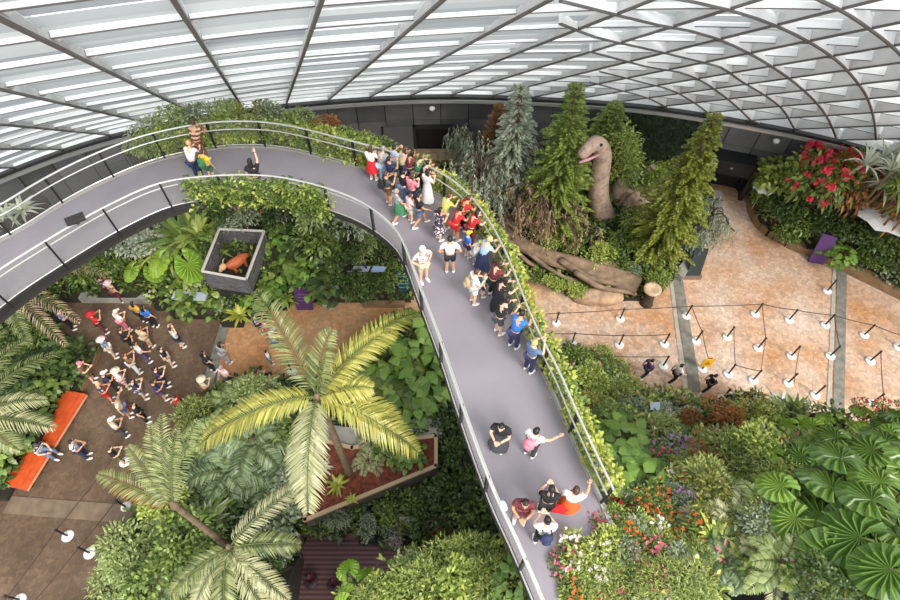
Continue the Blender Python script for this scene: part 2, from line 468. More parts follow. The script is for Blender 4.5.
# diagonal arches on the right side: read from the photo, laid on the roof surface
TG = np.linspace(.6, RLEN-.6, 700)
SG = np.linspace(0, SMAX, 240)
def roof_hit(px, py):
    d = ray(px, py); d = d/np.linalg.norm(d); best = None
    for sv in (SG,):
        A = np.array([CAMH*0, 0, CAMH])
        # generator lines: closest approach to the view ray
        c = np.column_stack([ring(TG), np.full(len(TG), RZ)])-A
        n = np.cross(d, DR); nn = n/np.linalg.norm(n)
        dist = abs(c@nn)
        # parameters along the generator
        m = np.cross(d, n)
        sp = -(c@m)/(DR@m)
        tp = (c+sp[:, None]*DR)@d
        ok = (sp > -.5) & (sp < SMAX+1) & (tp > 0)
        dist = np.where(ok, dist, 99)
        i = int(np.argmin(dist)); best = (TG[i], sp[i], dist[i])
    return best
ARC = [[(808,-6), (845,12), (868,28), (893,47), (920,75)],
       [(655,-6), (680,0), (720,8), (753,17), (795,34), (833,57), (853,77), (867,97), (874,120), (876,140)],
       [(560,0), (600,10), (650,23), (700,33), (737,47), (773,67), (807,93), (826,115), (836,138)],
       [(560,24), (600,38), (650,50), (693,60), (720,67), (743,82), (767,97), (783,110), (795,130)],
       [(590,52), (620,60), (650,67), (677,72), (700,80), (720,93), (737,107), (754,124)],
       [(600,72), (640,82), (670,90), (690,100), (712,117)],
       [(590,82), (620,90), (645,97), (668,108)]]
for pts in ARC:
    h = np.array([roof_hit(x, y)[:2] for x, y in pts]); h = spline(h, 22)
    t, s = np.clip(h[:, 0], .5, RLEN-.5), np.clip(h[:, 1], 0, SMAX); z = np.zeros(len(t))
    DEP = dep(t); mb = MB(); g = np.gradient(h, axis=0); g = g/(np.linalg.norm(g, axis=1)[:, None]+1e-9); nx, ny = -g[:, 1], g[:, 0]
    e = .035; ribbox(mb, S(t-nx*e, s-ny*e, z+.02), S(t+nx*e, s+ny*e, z+.02), S(t-nx*e, s-ny*e, z+DEP), S(t+nx*e, s+ny*e, z+DEP), M_fin)
    e = .04; ribbox(mb, S(t-nx*e, s-ny*e, z-.03), S(t+nx*e, s+ny*e, z-.05), S(t-nx*e, s-ny*e, z+.02), S(t+nx*e, s+ny*e, z+.02), M_flange)
    child(mb, 'diagonal_arch', roof)

# ---- doorways in the wall
def doorway(name, px, wid, hgt, label, leafside=None):
    t = t_at_px(px); c = ring(t); n = ring_n(t); rz = math.atan2(n[1], n[0])-math.pi/2
    o = empty(name, (c[0], c[1], 0), rz); struct(o, label, 'doorway')
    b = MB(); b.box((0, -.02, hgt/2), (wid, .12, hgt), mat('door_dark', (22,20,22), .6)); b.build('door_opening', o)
    b = MB()
    for sx in (-1, 1): b.box((sx*(wid/2+.1), -.1, hgt/2+.1), (.2, .35, hgt+.2), M_dsteel)
    b.box((0, -.1, hgt+.1), (wid+.4, .35, .2), M_dsteel); b.build('door_frame', o)
    return o
d1 = doorway('door_1', 441, 3.6, 2.7, 'dark open doorway in the slate wall behind the crowd')
b = MB(); b.box((-3.1, -.22, 1.45), (2.2, .12, 2.9), mat('grey_door_leaf', (104,104,106), .5, .2)); b.box((-4.1, -.24, 1.45), (.12, .16, 2.9), M_black); b.build('sliding_leaf', d1)
b = MB(); b.box((0, -.04, 1.9), (3.2, .06, .5), mat('door_lintel_red', (88,44,44), .7)); b.box((0, -.045, .25), (3.4, .06, .3), mat('door_step_red', (96,50,46), .7)); b.build('inner_board', d1)
d2 = doorway('door_2', 742, 3.4, 2.6, 'black doorway with overhead box near the red blossom bush')
b = MB(); b.box((0, -.6, 2.75), (3.8, 1.2, .25), M_black); b.box((0, -1.15, 2.3), (3.6, .14, 1.0), M_black); b.build('canopy', d2)
b = MB(); b.box((-.7, -1.24, 2.45), (.5, .04, .28), M_white); b.box((.5, -1.24, 2.4), (.18, .04, .12), M_conc); b.build('notice', d2)
b = MB(); b.box((1.95, -.7, 1.3), (.25, 1.2, 2.6), M_dsteel); b.build('side_panel', d2)
# stone steps before the first doorway
st = empty('stone_steps', tuple(P(437, 170, 0))); tag(st, 'pale stone steps and terrace before the dark doorway', 'steps')
A = P(437, 170, 0)
for k, (dy, h) in enumerate(((0, .95), (-.9, .6), (-1.7, .3))):
    b = MB(); b.box((0, dy+.6, h/2), (6.5, 1.2, h), M_rock); b.build('step', st)
# flood lamp fixtures on the wall
for px in (432, 781):
    t = t_at_px(px); c = ring(t)-ring_n(t)*.45
    o = empty('flood_lamp', (c[0], c[1], 4.45)); tag(o, 'small white flood lamp on the slate wall '+('above the dark open doorway' if px < 500 else 'above the red blossom bush'), 'lamp')
    b = MB(); b.lathe([(.1, -.12), (.2, .0), (.2, .12), (.08, .2)], (0, 0, 0), M_white); b.build('housing', o, True)
    b = MB(); b.box((0, .2, .0), (.1, .2, .1), M_dsteel); b.build('bracket', o)
# ================================================================== elevated walkway
BZ = 12.0
OUT = [(-60,275), (-30,258), (0,242), (24,230), (56,209), (88,191), (118,177), (150,164), (180,156), (200,152), (230,148), (267,148), (300,153), (350,166), (400,180), (430,193), (460,213), (484,243), (504,283), (524,337), (537,365), (553,397), (563,423), (583,468), (600,505), (622,555), (645,605), (668,655)]
INN = [(-60,362), (-30,336), (0,310), (20,294), (61,267), (93,247), (115,234), (140,221), (164,210), (192,203), (240,199), (280,200), (320,208), (350,218), (372,229), (397,249), (408,268), (417,293), (430,328), (443,363), (454,397), (473,453), (493,507), (510,543), (533,597), (556,655)]
NB = 160
def smooth(a, k=3):
    for _ in range(k):
        b = a.copy(); b[1:-1] = .25*a[:-2]+.5*a[1:-1]+.25*a[2:]; a = b
    return a
EO = smooth(spline([P(x, y, BZ) for x, y in OUT], NB), 6); EI = smooth(spline([P(x, y, BZ) for x, y in INN], NB), 6)
M_deck = mat('grey_deck_coating', (136,130,136), .75, 0, .07, .9)
M_edge = mat('pale_edge_steel', (170,166,160), .5, .2)
M_under = mat('dark_soffit', (60,58,56), .8)
bridge = empty('elevated_walkway', (0, 14, BZ))
tag(bridge, 'curved grey elevated walkway crossing the hall with steel railings', 'walkway')
def sweep(mb, path, off0, off1, z0, z1, m):
    """strip along path between lateral offsets (right of travel positive)"""
    t = np.gradient(path, axis=0); t /= np.linalg.norm(t, axis=1)[:, None]; n = np.column_stack([t[:, 1], -t[:, 0], np.zeros(len(t))])
    Z = np.array([0, 0, 1.0]); A = path+n*off0; B = path+n*off1
    ribbox(mb, A+Z*z0, B+Z*z0, A+Z*z1, B+Z*z1, m)
mb = MB(); Z = np.array([0, 0, 1.])
ribbox(mb, EI-Z*.12, EO-Z*.12, EI, EO, M_deck); child(mb, 'deck', bridge)
mb = MB(); C = (EO+EI)/2
ribbox(mb, C+(EI-C)*.72-Z*.75, C+(EO-C)*.72-Z*.75, C+(EI-C)*.9-Z*.14, C+(EO-C)*.9-Z*.14, M_under); child(mb, 'girder', bridge)
mb = MB(); sweep(mb, EO, -.13, .0, -.3, .05, M_edge); child(mb, 'edge_beam', bridge, label='pale outer edge beam')
mb = MB(); sweep(mb, EI, .0, .1, -.14, .04, M_dsteel); child(mb, 'edge_beam', bridge, label='dark inner edge beam')
def along(path, step, start=.4):
    L = np.concatenate([[0], np.cumsum(np.linalg.norm(np.diff(path, axis=0), axis=1))])
    q = np.arange(start, L[-1], step)
    return np.stack([np.interp(q, L, path[:, k]) for k in range(3)], 1)
M_net = None
def net_mat():
    m, nt, b, o = new_mat('steel_mesh_net'); b.inputs['Base Color'].default_value = lin((150,148,142)); b.inputs['Roughness'].default_value = .5
    t = nt.nodes.new('ShaderNodeBsdfTransparent'); ms = nt.nodes.new('ShaderNodeMixShader'); ms.inputs[0].default_value = .16
    nt.links.new(t.outputs[0], ms.inputs[1]); nt.links.new(b.outputs[0], ms.inputs[2]); nt.links.new(ms.outputs[0], o.inputs['Surface']); return m
M_net = net_mat()
def railing(path, side, label, hgt=1.25, step=2.05):
    t = np.gradient(path, axis=0); t /= np.linalg.norm(t, axis=1)[:, None]
    n = np.column_stack([t[:, 1], -t[:, 0], np.zeros(len(t))])*side
    base = path+n*.06
    r = empty('railing', (0, 14, BZ)); r.parent = bridge; r.matrix_parent_inverse = Matrix.Translation(bridge.location).inverted(); r['label'] = label
    def sub(mb, nm):
        o = mb.build(nm); o.parent = r; o.matrix_parent_inverse = Matrix.Translation((0, 14, BZ)).inverted()
    for q in along(base, step):
        b = MB(); i = int(np.argmin(np.linalg.norm(path-q, axis=1))); a = math.atan2(t[i][1], t[i][0])
        b.box((q[0], q[1], BZ+hgt/2-.1), (.06, .1, hgt+.2), M_black, a); sub(b, 'post')
    b = MB(); b.tube(base+Z*hgt, .035, M_steel, 6); sub(b, 'handrail')
    b = MB(); b.tube(base-n*.1+Z*(hgt-.3), .025, M_steel, 6); sub(b, 'mid_rail')
    b = MB(); b.tube(base+Z*.12, .022, M_steel, 5); sub(b, 'foot_rail')
    k = len(base); b = MB(); V = np.concatenate([base+Z*.14+n*.03, base+Z*(hgt-.03)+n*.03]); b.add(V, [(i, i+1, k+i+1, k+i) for i in range(k-1)], M_net); sub(b, 'mesh_infill')
iend = int(np.argmin([np.hypot(proj(p)[0]-604, proj(p)[1]-512) for p in EO])); railing(EO[:iend], -1, 'outer railing towards the glass wall'); railing(EI, 1, 'inner railing towards the lower square')
# slim columns below the deck
for i in (118,):
    c = C[i]; b = MB(); b.tube([(c[0], c[1], 0), (c[0], c[1], BZ-.7)], .28, M_dsteel, 12); o = child(b, 'support_column', bridge)
# small plaque bracket on the left inner rail
q = P(77, 226, BZ+1.25)
def onrail(path, px, py, z):
    pr = np.array([proj((p[0], p[1], z)) for p in path]); return path[int(np.argmin((pr[:, 0]-px)**2+(pr[:, 1]-py)**2))]
q = onrail(EI, 77, 225, BZ+1.3)
o = empty('info_plaque', (q[0], q[1], BZ+1.28), .6); tag(o, 'small tilted grey plaque on the inner rail at the far west end', 'plaque')
o['label'] = 'small grey plaque fixed to the inner handrail of the curved walkway'
b = MB(); b.box((0, 0, .06), (.6, .34, .05), M_dsteel, R=Matrix.Rotation(.3, 3, 'X')); b.build('plate', o)
b = MB(); b.box((0, 0, -.06), (.1, .1, .2), M_black); b.build('bracket', o)
q = onrail(EI, 500, 505, BZ+1.25)
o = empty('notice_disc', (q[0], q[1], BZ+1.29), .3); tag(o, 'pale round cloth tied to the inner handrail near the seated group', 'cloth')
b = MB(); b.ell((0, 0, 0), (.07, .13, .05), mat('pale_cloth', (205,214,212), .8), 12, 6, noise=.25, seed=3); b.build('cloth', o, True)
# ================================================================== leaf materials
G = dict(
 mid=leaf('leaf_mid_green', (44,66,26), (150,172,84)),
 deep=leaf('leaf_deep_green', (30,46,22), (104,128,64)),
 bright=leaf('leaf_bright_green', (78,106,30), (206,216,112)),
 lime=leaf('leaf_lime', (116,136,36), (208,206,96)),
 grey=leaf('leaf_grey_green', (72,88,62), (184,194,160)),
 olive=leaf('leaf_olive', (72,80,26), (176,174,84)),
 weep=leaf('needle_grey_green', (112,124,100), (214,220,194), .2),
 brown=leaf('needle_dry_brown', (120,98,72), (206,178,142), .15),
 conif=leaf('needle_yellow_green', (70,80,22), (166,174,66), .2),
 coniff=leaf('needle_fresh_green', (62,86,30), (168,184,86), .2),
 narrow=leaf('leaf_narrow_green', (62,84,30), (184,194,104)), broadg=leaf('leaf_broad_green', (54,92,32), (140,172,78), .3, .35), maroon=leaf('leaf_dark_maroon', (44,22,28), (100,54,62)),
 rust=leaf('leaf_rust', (110,66,30), (182,124,60)),
 palm=leaf('palm_leaflet_yellow', (140,142,56), (218,210,116), .35),
 palmg=leaf('palm_leaflet_grey_green', (84,100,58), (170,174,112), .3),
 palmp=leaf('palm_leaflet_pale', (140,142,100), (206,204,156), .3),
 fern=leaf('fern_green', (88,110,58), (192,204,132), .3),
 darkfern=leaf('fern_dark', (54,78,48), (156,174,126), .3),
 wallg=leaf('wall_leaf_dark', (44,58,42), (104,120,90), .2),
 white=leaf('variegated_leaf', (130,142,118), (222,224,200), .25),
 red=leaf('red_leaf', (120,36,30), (196,76,52), .25),
 pinkf=leaf('pink_petal', (200,84,112), (240,150,164), .25, .6),
 redf=leaf('crimson_petal', (190,32,56), (240,80,100), .25, .6),
 whitef=leaf('white_petal', (216,204,204), (246,238,236), .25, .6),
 orangef=leaf('orange_petal', (214,92,40), (240,150,80), .25, .6),
 purplef=leaf('mauve_petal', (150,100,160), (206,160,206), .25, .6),
 big=leaf('giant_leaf_green', (38,72,28), (118,152,62), .25, .28),
 bigv=leaf('giant_leaf_vein', (92,124,46), (160,182,84), .25, .35),
 lettuce=leaf('broad_leaf_lime', (110,150,40), (170,196,70), .3, .35),
)
M_stem = mat('green_stem', (92,100,52), .7)
M_bark = mat('grey_brown_bark', (112,94,72), .9, 0, .35, 6)
M_barkd = mat('dark_bark', (70,56,44), .9, 0, .4, 6)
M_twig = mat('thin_twig', (98,86,70), .9)

# ================================================================== plant prototypes (unit size, stem at the origin)
PROTO = {}
def proto(key, **parts):
    PROTO[key] = parts
def bush_data(name, m, n=520, L=.2, W=.1, lobes=14, flat=.75, seed=0, flower=None, nf=0, hz=.62, spread=1.0):
    r = np.random.default_rng(seed); n = int(n*1.35)
    u = nrm(r.normal(size=(lobes, 3))); u[:, 2] = abs(u[:, 2])*.9-.15
    c = u*r.uniform(.35, .68, (lobes, 1))*[spread, spread, flat]+[0, 0, hz*flat+.12]
    k = r.integers(0, lobes, n); v = nrm(r.normal(size=(n, 3))+u[k]*.7+[0, 0, .35])
    pos = c[k]+v*r.uniform(.2, .4, (n, 1))*[1, 1, flat]
    pos[:, 2] = np.maximum(pos[:, 2], .04)
    d = v+r.normal(size=(n, 3))*.45+[0, 0, .1]
    mb = MB(); V, F = leaves(pos, d, L*.82*r.uniform(.6, 1.35, n), W*.8*r.uniform(.7, 1.25, n), .3, nr=v*.4+[0, 0, .9]+r.normal(size=(n, 3))*.35)
    mb.add(V, F, m)
    fol = mb.data(name)
    st = MB()
    for i in range(min(lobes, 7)): st.tube([(0, 0, 0), tuple(c[i]*[.4, .4, .5]), tuple(c[i])], [.035, .025, .012], M_twig, 5)
    parts = dict(foliage=fol, stem=st.data(name+'_stem'))
    if flower:
        fb = MB(); k = r.integers(0, lobes, nf); v = nrm(r.normal(size=(nf, 3))*.6+u[k]*.5+[0, 0, .9])
        p = c[k]+v*.4*[1, 1, flat]
        for q, vv in zip(p, v):
            a = nrm(r.normal(size=(6, 3))+vv*.8); V, F = leaves(np.repeat(q[None], 6, 0), a, .1, .085, .1); fb.add(V, F, flower)
        parts['blossoms'] = fb.data(name+'_blossoms')
    return parts
proto('bush_mid', **bush_data('bush_mid', G['mid'], 560, seed=1))
proto('bush_deep', **bush_data('bush_deep', G['deep'], 560, .18, .09, seed=2))
proto('bush_bright', **bush_data('bush_bright', G['bright'], 560, .2, .1, seed=3))
proto('bush_grey', **bush_data('bush_grey', G['grey'], 560, .18, .08, seed=4))
proto('bush_olive', **bush_data('bush_olive', G['olive'], 560, .18, .08, seed=5))
proto('bush_rust', **bush_data('bush_rust', G['rust'], 520, .18, .08, seed=6))
proto('bush_round', **bush_data('bush_round', G['coniff'], 800, .13, .06, 22, .8, 7))
proto('bush_narrow', **bush_data('bush_narrow', G['narrow'], 760, .22, .05, 18, .8, 8))
proto('bush_pale', **bush_data('bush_pale', G['fern'], 760, .2, .07, 18, .7, 9))
proto('bush_white', **bush_data('bush_white', G['white'], 420, .2, .09, 14, .6, 10))
proto('flower_pink', **bush_data('flower_pink', G['mid'], 480, .18, .08, 14, .7, 11, G['pinkf'], 40))
proto('flower_red', **bush_data('flower_red', G['mid'], 480, .18, .08, 14, .7, 12, G['redf'], 60))
proto('flower_white', **bush_data('flower_white', G['bright'], 480, .2, .06, 14, .7, 13, G['whitef'], 30))
proto('flower_orange', **bush_data('flower_orange', G['mid'], 480, .18, .08, 14, .7, 14, G['orangef'], 30))
proto('flower_purple', **bush_data('flower_purple', G['grey'], 480, .18, .07, 14, .7, 15, G['purplef'], 35))
def bigbroad(name, m, n=70, L=.5, W=.34, seed=0):
    r = np.random.default_rng(seed); mb = MB(); st = MB()
    for i in range(n):
        a = r.uniform(0, 6.28); rr = r.uniform(.15, .95); z = .25+.75*(1-rr**2)*r.uniform(.6, 1); p = np.array([rr*math.cos(a), rr*math.sin(a), z])
        d = np.array([math.cos(a+r.normal()*.5), math.sin(a+r.normal()*.5), r.uniform(-.1, .35)])
        V, F = leaves(p[None], d[None], L*r.uniform(.7, 1.15), W*r.uniform(.8, 1.2), .35, nr=np.array([[0, 0, 1.0]])+r.normal(size=(1, 3))*.25); mb.add(V, F, m)
        if i % 4 == 0: st.tube([(0, 0, 0), tuple(p*[.3, .3, .7]), tuple(p)], [.025, .018, .01], M_stem, 4)
    return dict(foliage=mb.data(name), stem=st.data(name+'_stem'))
proto('broad_mid', **bigbroad('broad_mid', G['mid'], 80, .46, .3, 20))
proto('broad_bright', **bigbroad('broad_bright', G['broadg'], 80, .46, .3, 21))
proto('broad_deep', **bigbroad('broad_deep', G['deep'], 80, .46, .28, 22))
def giant(name, m, mv, n=7, seed=0, R0=.42):
    """a clump of giant round ribbed leaves on stalks"""
    r = np.random.default_rng(seed); mb = MB(); st = MB()
    for i in range(n):
        a = 6.28*i/n+r.uniform(-.3, .3); rr = .25+.6*r.random(); h = r.uniform(.5, .95); c = np.array([rr*math.cos(a), rr*math.sin(a), h])
        st.tube([(0, 0, 0), (c[0]*.4, c[1]*.4, h*.75), tuple(c)], [.03, .025, .018], M_stem, 5)
        out = np.array([math.cos(a), math.sin(a), -.55-.3*r.random()]); out /= np.linalg.norm(out); sd_ = nrm(np.cross(out, [0, 0, 1.])); up = np.cross(sd_, out)
        K = 15; R = R0*r.uniform(.8, 1.2); V = [c]; F = []; 
        def pt(q, rad, dz): return c+out*(math.cos(q)*rad*1.15+R*.25)+sd_*math.sin(q)*rad+up*dz
        for k in range(K):
            q = (k-(K-1)/2)*(2*math.pi*.93/K)
            for j, w in enumerate((-.14, .14)):
                V.append(pt(q+w*.22, R*(.62), .05)); V.append(pt(q+w*.22, R*1.0, -.03-.04*R))
            V.append(pt(q+math.pi*.93/K, R*.6, -.02)); V.append(pt(q+math.pi*.93/K, R*.985, -.07*R-.05))
        V = np.array(V); FV = []
        for k in range(K):
            b = 1+6*k; FV += [(0, b, b+2), (b, b+1, b+3, b+2)]
            F += [(0, b+2, b+4), (b+2, b+3, b+5, b+4)]
            if k < K-1: F += [(0, b+4, b+6), (b+4, b+5, b+7, b+6)]
        mb.add(V, F, m)
        mb.add(V+up*.004, FV, mv)
    return dict(foliage=mb.data(name), stem=st.data(name+'_stem'))
proto('giant_a', **giant('giant_a', G['big'], G['bigv'], 7, 30)); proto('giant_b', **giant('giant_b', G['big'], G['bigv'], 6, 31, .48))
proto('giant_lime', **giant('giant_lime', G['lettuce'], G['bigv'], 6, 32, .4))
def rosette(name, m, n=26, L=1.0, W=.1, el=(.3, 1.3), droop=.55, seed=0):
    r = np.random.default_rng(seed); mb = MB()
    for i in range(n): strap(mb, (0, 0, .08), 6.28*i/n*1.618+r.uniform(-.2, .2), r.uniform(*el), L*r.uniform(.75, 1.1), W, m, droop*r.uniform(.7, 1.2))
    st = MB(); st.ell((0, 0, .06), (.1, .1, .12), M_stem, 8, 5)
    return dict(foliage=mb.data(name), stem=st.data(name+'_stem'))
proto('strap_bright', **rosette('strap_bright', G['bright'], 34, 1.0, .11, seed=40)); proto('strap_lime', **rosette('strap_lime', G['lime'], 30, .9, .14, (.2, 1.1), .4, seed=41))
proto('strap_deep', **rosette('strap_deep', G['mid'], 34, 1.1, .1, seed=42)); proto('strap_dark', **rosette('strap_dark', G['maroon'], 24, .8, .13, (.3, 1.2), .3, seed=45)); proto('strap_red', **rosette('strap_red', G['red'], 26, .8, .13, (.3, 1.2), .3, seed=43))
proto('strap_white', **rosette('strap_white', G['white'], 26, .9, .13, (.2, 1.0), .5, seed=44))
def cane(name, m, seed=0, heads=9):
    """woody canes, each topped by a rosette of strap leaves"""
    r = np.random.default_rng(seed); mb = MB(); st = MB()
    for i in range(heads):
        a = 6.28*i/heads+r.uniform(-.3, .3); rr = r.uniform(.05, .42); h = r.uniform(.45, .82); c = (rr*math.cos(a), rr*math.sin(a), h)
        st.tube([(0, 0, 0), (c[0]*.5, c[1]*.5, h*.5), c], [.03, .022, .015], M_bark, 5)
        for k in range(20): strap(mb, c, 6.28*k/20*1.618+r.uniform(-.2, .2), r.uniform(.0, 1.2), .3*r.uniform(.75, 1.1), .035, m, .5*r.uniform(.6, 1.2))
    return dict(crown=mb.data(name), trunk=st.data(name+'_stem', True))
proto('cane_white', **cane('cane_white', G['white'], 46)); proto('cane_green', **cane('cane_green', G['mid'], 47)); proto('cane_grey', **cane('cane_grey', G['grey'], 48))
def fernd(name, m, n=13, L=1.0, el=(.35, 1.0), seed=0, lw=.05, ll=.22, droop=.7, pairs=22):
    r = np.random.default_rng(seed); mb = MB()
    for i in range(n):
        a = 6.28*i/n+r.uniform(-.2, .2); e = r.uniform(*el); l = L*r.uniform(.8, 1.1); h = np.array([math.cos(a), math.sin(a), 0])
        q = np.linspace(0, 1, 5); pts = np.outer(q*l*math.cos(e), h)+np.outer(q*l*math.sin(e)-droop*l*q**2.2, [0, 0, 1.])+[0, 0, .08]
        frond(mb, pts, ll*l, lw, pairs, m, M_stem, .012)
    st = MB(); st.ell((0, 0, .05), (.08, .08, .1), M_bark, 8, 5)
    return dict(foliage=mb.data(name), stem=st.data(name+'_stem'))
proto('fern_mid', **fernd('fern_mid', G['fern'], seed=50)); proto('fern_dark', **fernd('fern_dark', G['darkfern'], 15, seed=51, lw=.028, ll=.24, pairs=36)); proto('fern_pale', **fernd('fern_pale', G['palmp'], 10, seed=52, lw=.04, ll=.28))
def treefern(name, m, n=14, L=1.0, H=1.0, seed=0):
    d = fernd(name, m, n, L, (.1, .6), seed, .05, .25, .45, 26)
    return d
def weeping(name, m, seed=0, H=1.0, n=34, lean=.35):
    r = np.random.default_rng(seed); mb = MB(); st = MB()
    top = np.array([lean, 0, H]); tr = spline([(0, 0, 0), (.02, 0, H*.5), (lean*.5, .0, H*.92), top], 10); st.tube(tr, np.linspace(.05, .018, 10), M_barkd, 6)
    for i in range(n):
        z0 = r.uniform(.45, 1.0); p0 = tr[int(z0*9)]; a = r.uniform(0, 6.28); R = r.uniform(.25, .62)*(1.25-z0*.5)
        tip = p0+np.array([math.cos(a)*R, math.sin(a)*R, 0]); arm = spline([p0, (p0+tip)/2+[0, 0, .12], tip+[0, 0, -.02]], 6)
        st.tube(arm, .012, M_barkd, 4, False)
        for k in range(9):
            b = arm[int(r.integers(2, 6))]+r.normal(size=3)*.05; ln = r.uniform(.25, .62)*min(1, b[2]/.7)
            q = np.linspace(0, 1, 15)[:, None]; s = b+q*np.array([r.normal()*.06, r.normal()*.06, -ln])+np.sin(q*3)*r.normal(size=3)*.03
            s[:, 2] = np.maximum(s[:, 2], .03); m_ = len(s)
            V, F = leaves(np.repeat(s, 2, 0), np.concatenate([r.normal(size=(m_*2, 2))*.5, -np.ones((m_*2, 1))*.9], 1), .05, .012, .1); mb.add(V, F, m)
    return dict(crown=mb.data(name), trunk=st.data(name+'_trunk', True))
proto('weep_grey', **weeping('weep_grey', G['weep'], 60, 1.0, 26)); proto('weep_grey2', **weeping('weep_grey2', G['weep'], 61, 1.0, 28, .1)); proto('weep_brown', **weeping('weep_brown', G['brown'], 62, .8, 30, .4))
def conifer(name, m, seed=0, tiers=15, R=.34, dens=24, up=.35, ll=.045, lw=.009):
    r = np.random.default_rng(seed); mb = MB(); st = MB(); st.tube([(0, 0, 0), (0, 0, .5), (0, 0, 1.0)], [.028, .02, .006], M_bark, 7)
    for i in range(tiers):
        z = .08+.9*i/(tiers-1); nb = 11 if z < .8 else 7; rad = R*(1-z)**.75+.035
        for k in range(nb):
            a = 6.28*k/nb+i*.7+r.uniform(-.25, .25); l = rad*r.uniform(.75, 1.15); h = np.array([math.cos(a), math.sin(a), 0])
            q = np.linspace(0, 1, 4); pts = np.array([0, 0, z])+np.outer(q*l, h)+np.outer(up*l*q-.35*l*q**2, [0, 0, 1.])
            frond(mb, pts, ll*r.uniform(.8, 1.2), lw, max(8, int(dens*1.7*l/R)), m, M_twig, .006, .85, .15, .15, lift=.3)
    return dict(crown=mb.data(name), trunk=st.data(name+'_trunk', True))
proto('conifer_dark', **conifer('conifer_dark', G['conif'], 70, 24, .3, 22)); proto('conifer_fresh', **conifer('conifer_fresh', G['coniff'], 71, 22, .32, 22, .5, .05))
proto('conifer_thin', **conifer('conifer_thin', G['weep'], 72, 16, .2, 14, .3, .04)); proto('conifer_rust', **conifer('conifer_rust', G['rust'], 73, 15, .22, 14, .8, .04))
proto('column_tree', **bush_data('column_tree', G['bright'], 900, .13, .06, 26, 2.0, 74, spread=.55))
NAMES = dict(bush='shrub', broad='broad_leaved_shrub', giant='giant_leaved_plant', strap='strap_leaved_plant', fern='fern', weep='weeping_conifer', conifer='conifer_tree', flower='flowering_shrub', cane='cane_plant', column='upright_shrub')
CATS = dict(bush='shrub', broad='shrub', giant='plant', strap='plant', fern='fern', weep='tree', conifer='tree', flower='flowering shrub', cane='plant', column='shrub')
FIRST = {}
def plant(key, loc, size, label, rz=None, group=None, hs=1.0, name=None, cat=None):
    """one plant: the main leaf mesh is the thing, its stem and blossoms are parts"""
    fam = key.split('_')[0]; parts = PROTO[key]
    rz = random.uniform(0, 6.28) if rz is None else rz
    main = 'foliage' if 'foliage' in parts else 'crown'
    o = empty(name or NAMES[fam], tuple(loc), rz); o.scale = (size, size, size*hs)
    for k, d in parts.items(): link(k, d, o)
    tag(o, label, cat or CATS[fam], group)
    return o

# ================================================================== ground forms
class Hill:
    def __init__(s, name, outline, ctrl, label, step=.6, m=None, kind='structure', cat='planting bed', skirt=True):
        """outline: world xy polygon; ctrl: world points whose heights the ground passes through"""
        s.poly = [(p[0], p[1]) for p in outline]; s.c = np.array(ctrl, float)
        x0, y0 = np.min(s.poly, 0); x1, y1 = np.max(s.poly, 0); s.bb = (x0, y0, x1, y1)
        mb = MB(); nx, ny = int((x1-x0)/step)+2, int((y1-y0)/step)+2
        idx = {}; V = []; F = []
        def vid(i, j):
            if (i, j) not in idx:
                x, y = x0+i*step, y0+j*step; idx[(i, j)] = len(V); V.append((x, y, s.h(x, y)))
            return idx[(i, j)]
        cells = {(i, j) for i in range(nx) for j in range(ny) if inpoly(x0+(i+.5)*step, y0+(j+.5)*step, s.poly)}
        for i, j in cells: F.append((vid(i, j), vid(i+1, j), vid(i+1, j+1), vid(i, j+1)))
        def low(a):
            k = ('l',)+a
            if k not in idx: x, y = x0+a[0]*step, y0+a[1]*step; idx[k] = len(V); V.append((x, y, -.05))
            return idx[k]
        if skirt:
            for i, j in cells:
                for (di, dj), (a, b) in (((0, -1), ((i, j), (i+1, j))), ((1, 0), ((i+1, j), (i+1, j+1))), ((0, 1), ((i+1, j+1), (i, j+1))), ((-1, 0), ((i, j+1), (i, j)))):
                    if (i+di, j+dj) not in cells: F.append((vid(*b), vid(*a), low(a), low(b)))
        mb.add(V, F, m or M_soil); o = mb.build(name, smooth=False)
        o['kind'] = kind; o['label'] = label; o['category'] = cat; s.o = o
    def h(s, x, y):
        d = (s.c[:, 0]-x)**2+(s.c[:, 1]-y)**2+.05; w = 1/d**1.6
        return float((w*s.c[:, 2]).sum()/w.sum())
    def hit(s, px, py, up=0.0):
        """ground point whose plant (centre UP above it) shows at photo pixel px,py"""
        d = ray(px, py); best = None
        for t in np.arange(4, 60, .1):
            q = np.array([0, 0, CAMH])+d*t
            if q[2]-up <= s.h(q[0], q[1]): return np.array([q[0], q[1], s.h(q[0], q[1])])
        return np.array([q[0], q[1], s.h(q[0], q[1])])
    def rand(s, n):
        out = []
        while len(out) < n:
            x = random.uniform(s.bb[0], s.bb[2]); y = random.uniform(s.bb[1], s.bb[3])
            if inpoly(x, y, s.poly): out.append((x, y, s.h(x, y)))
        return np.array(out)
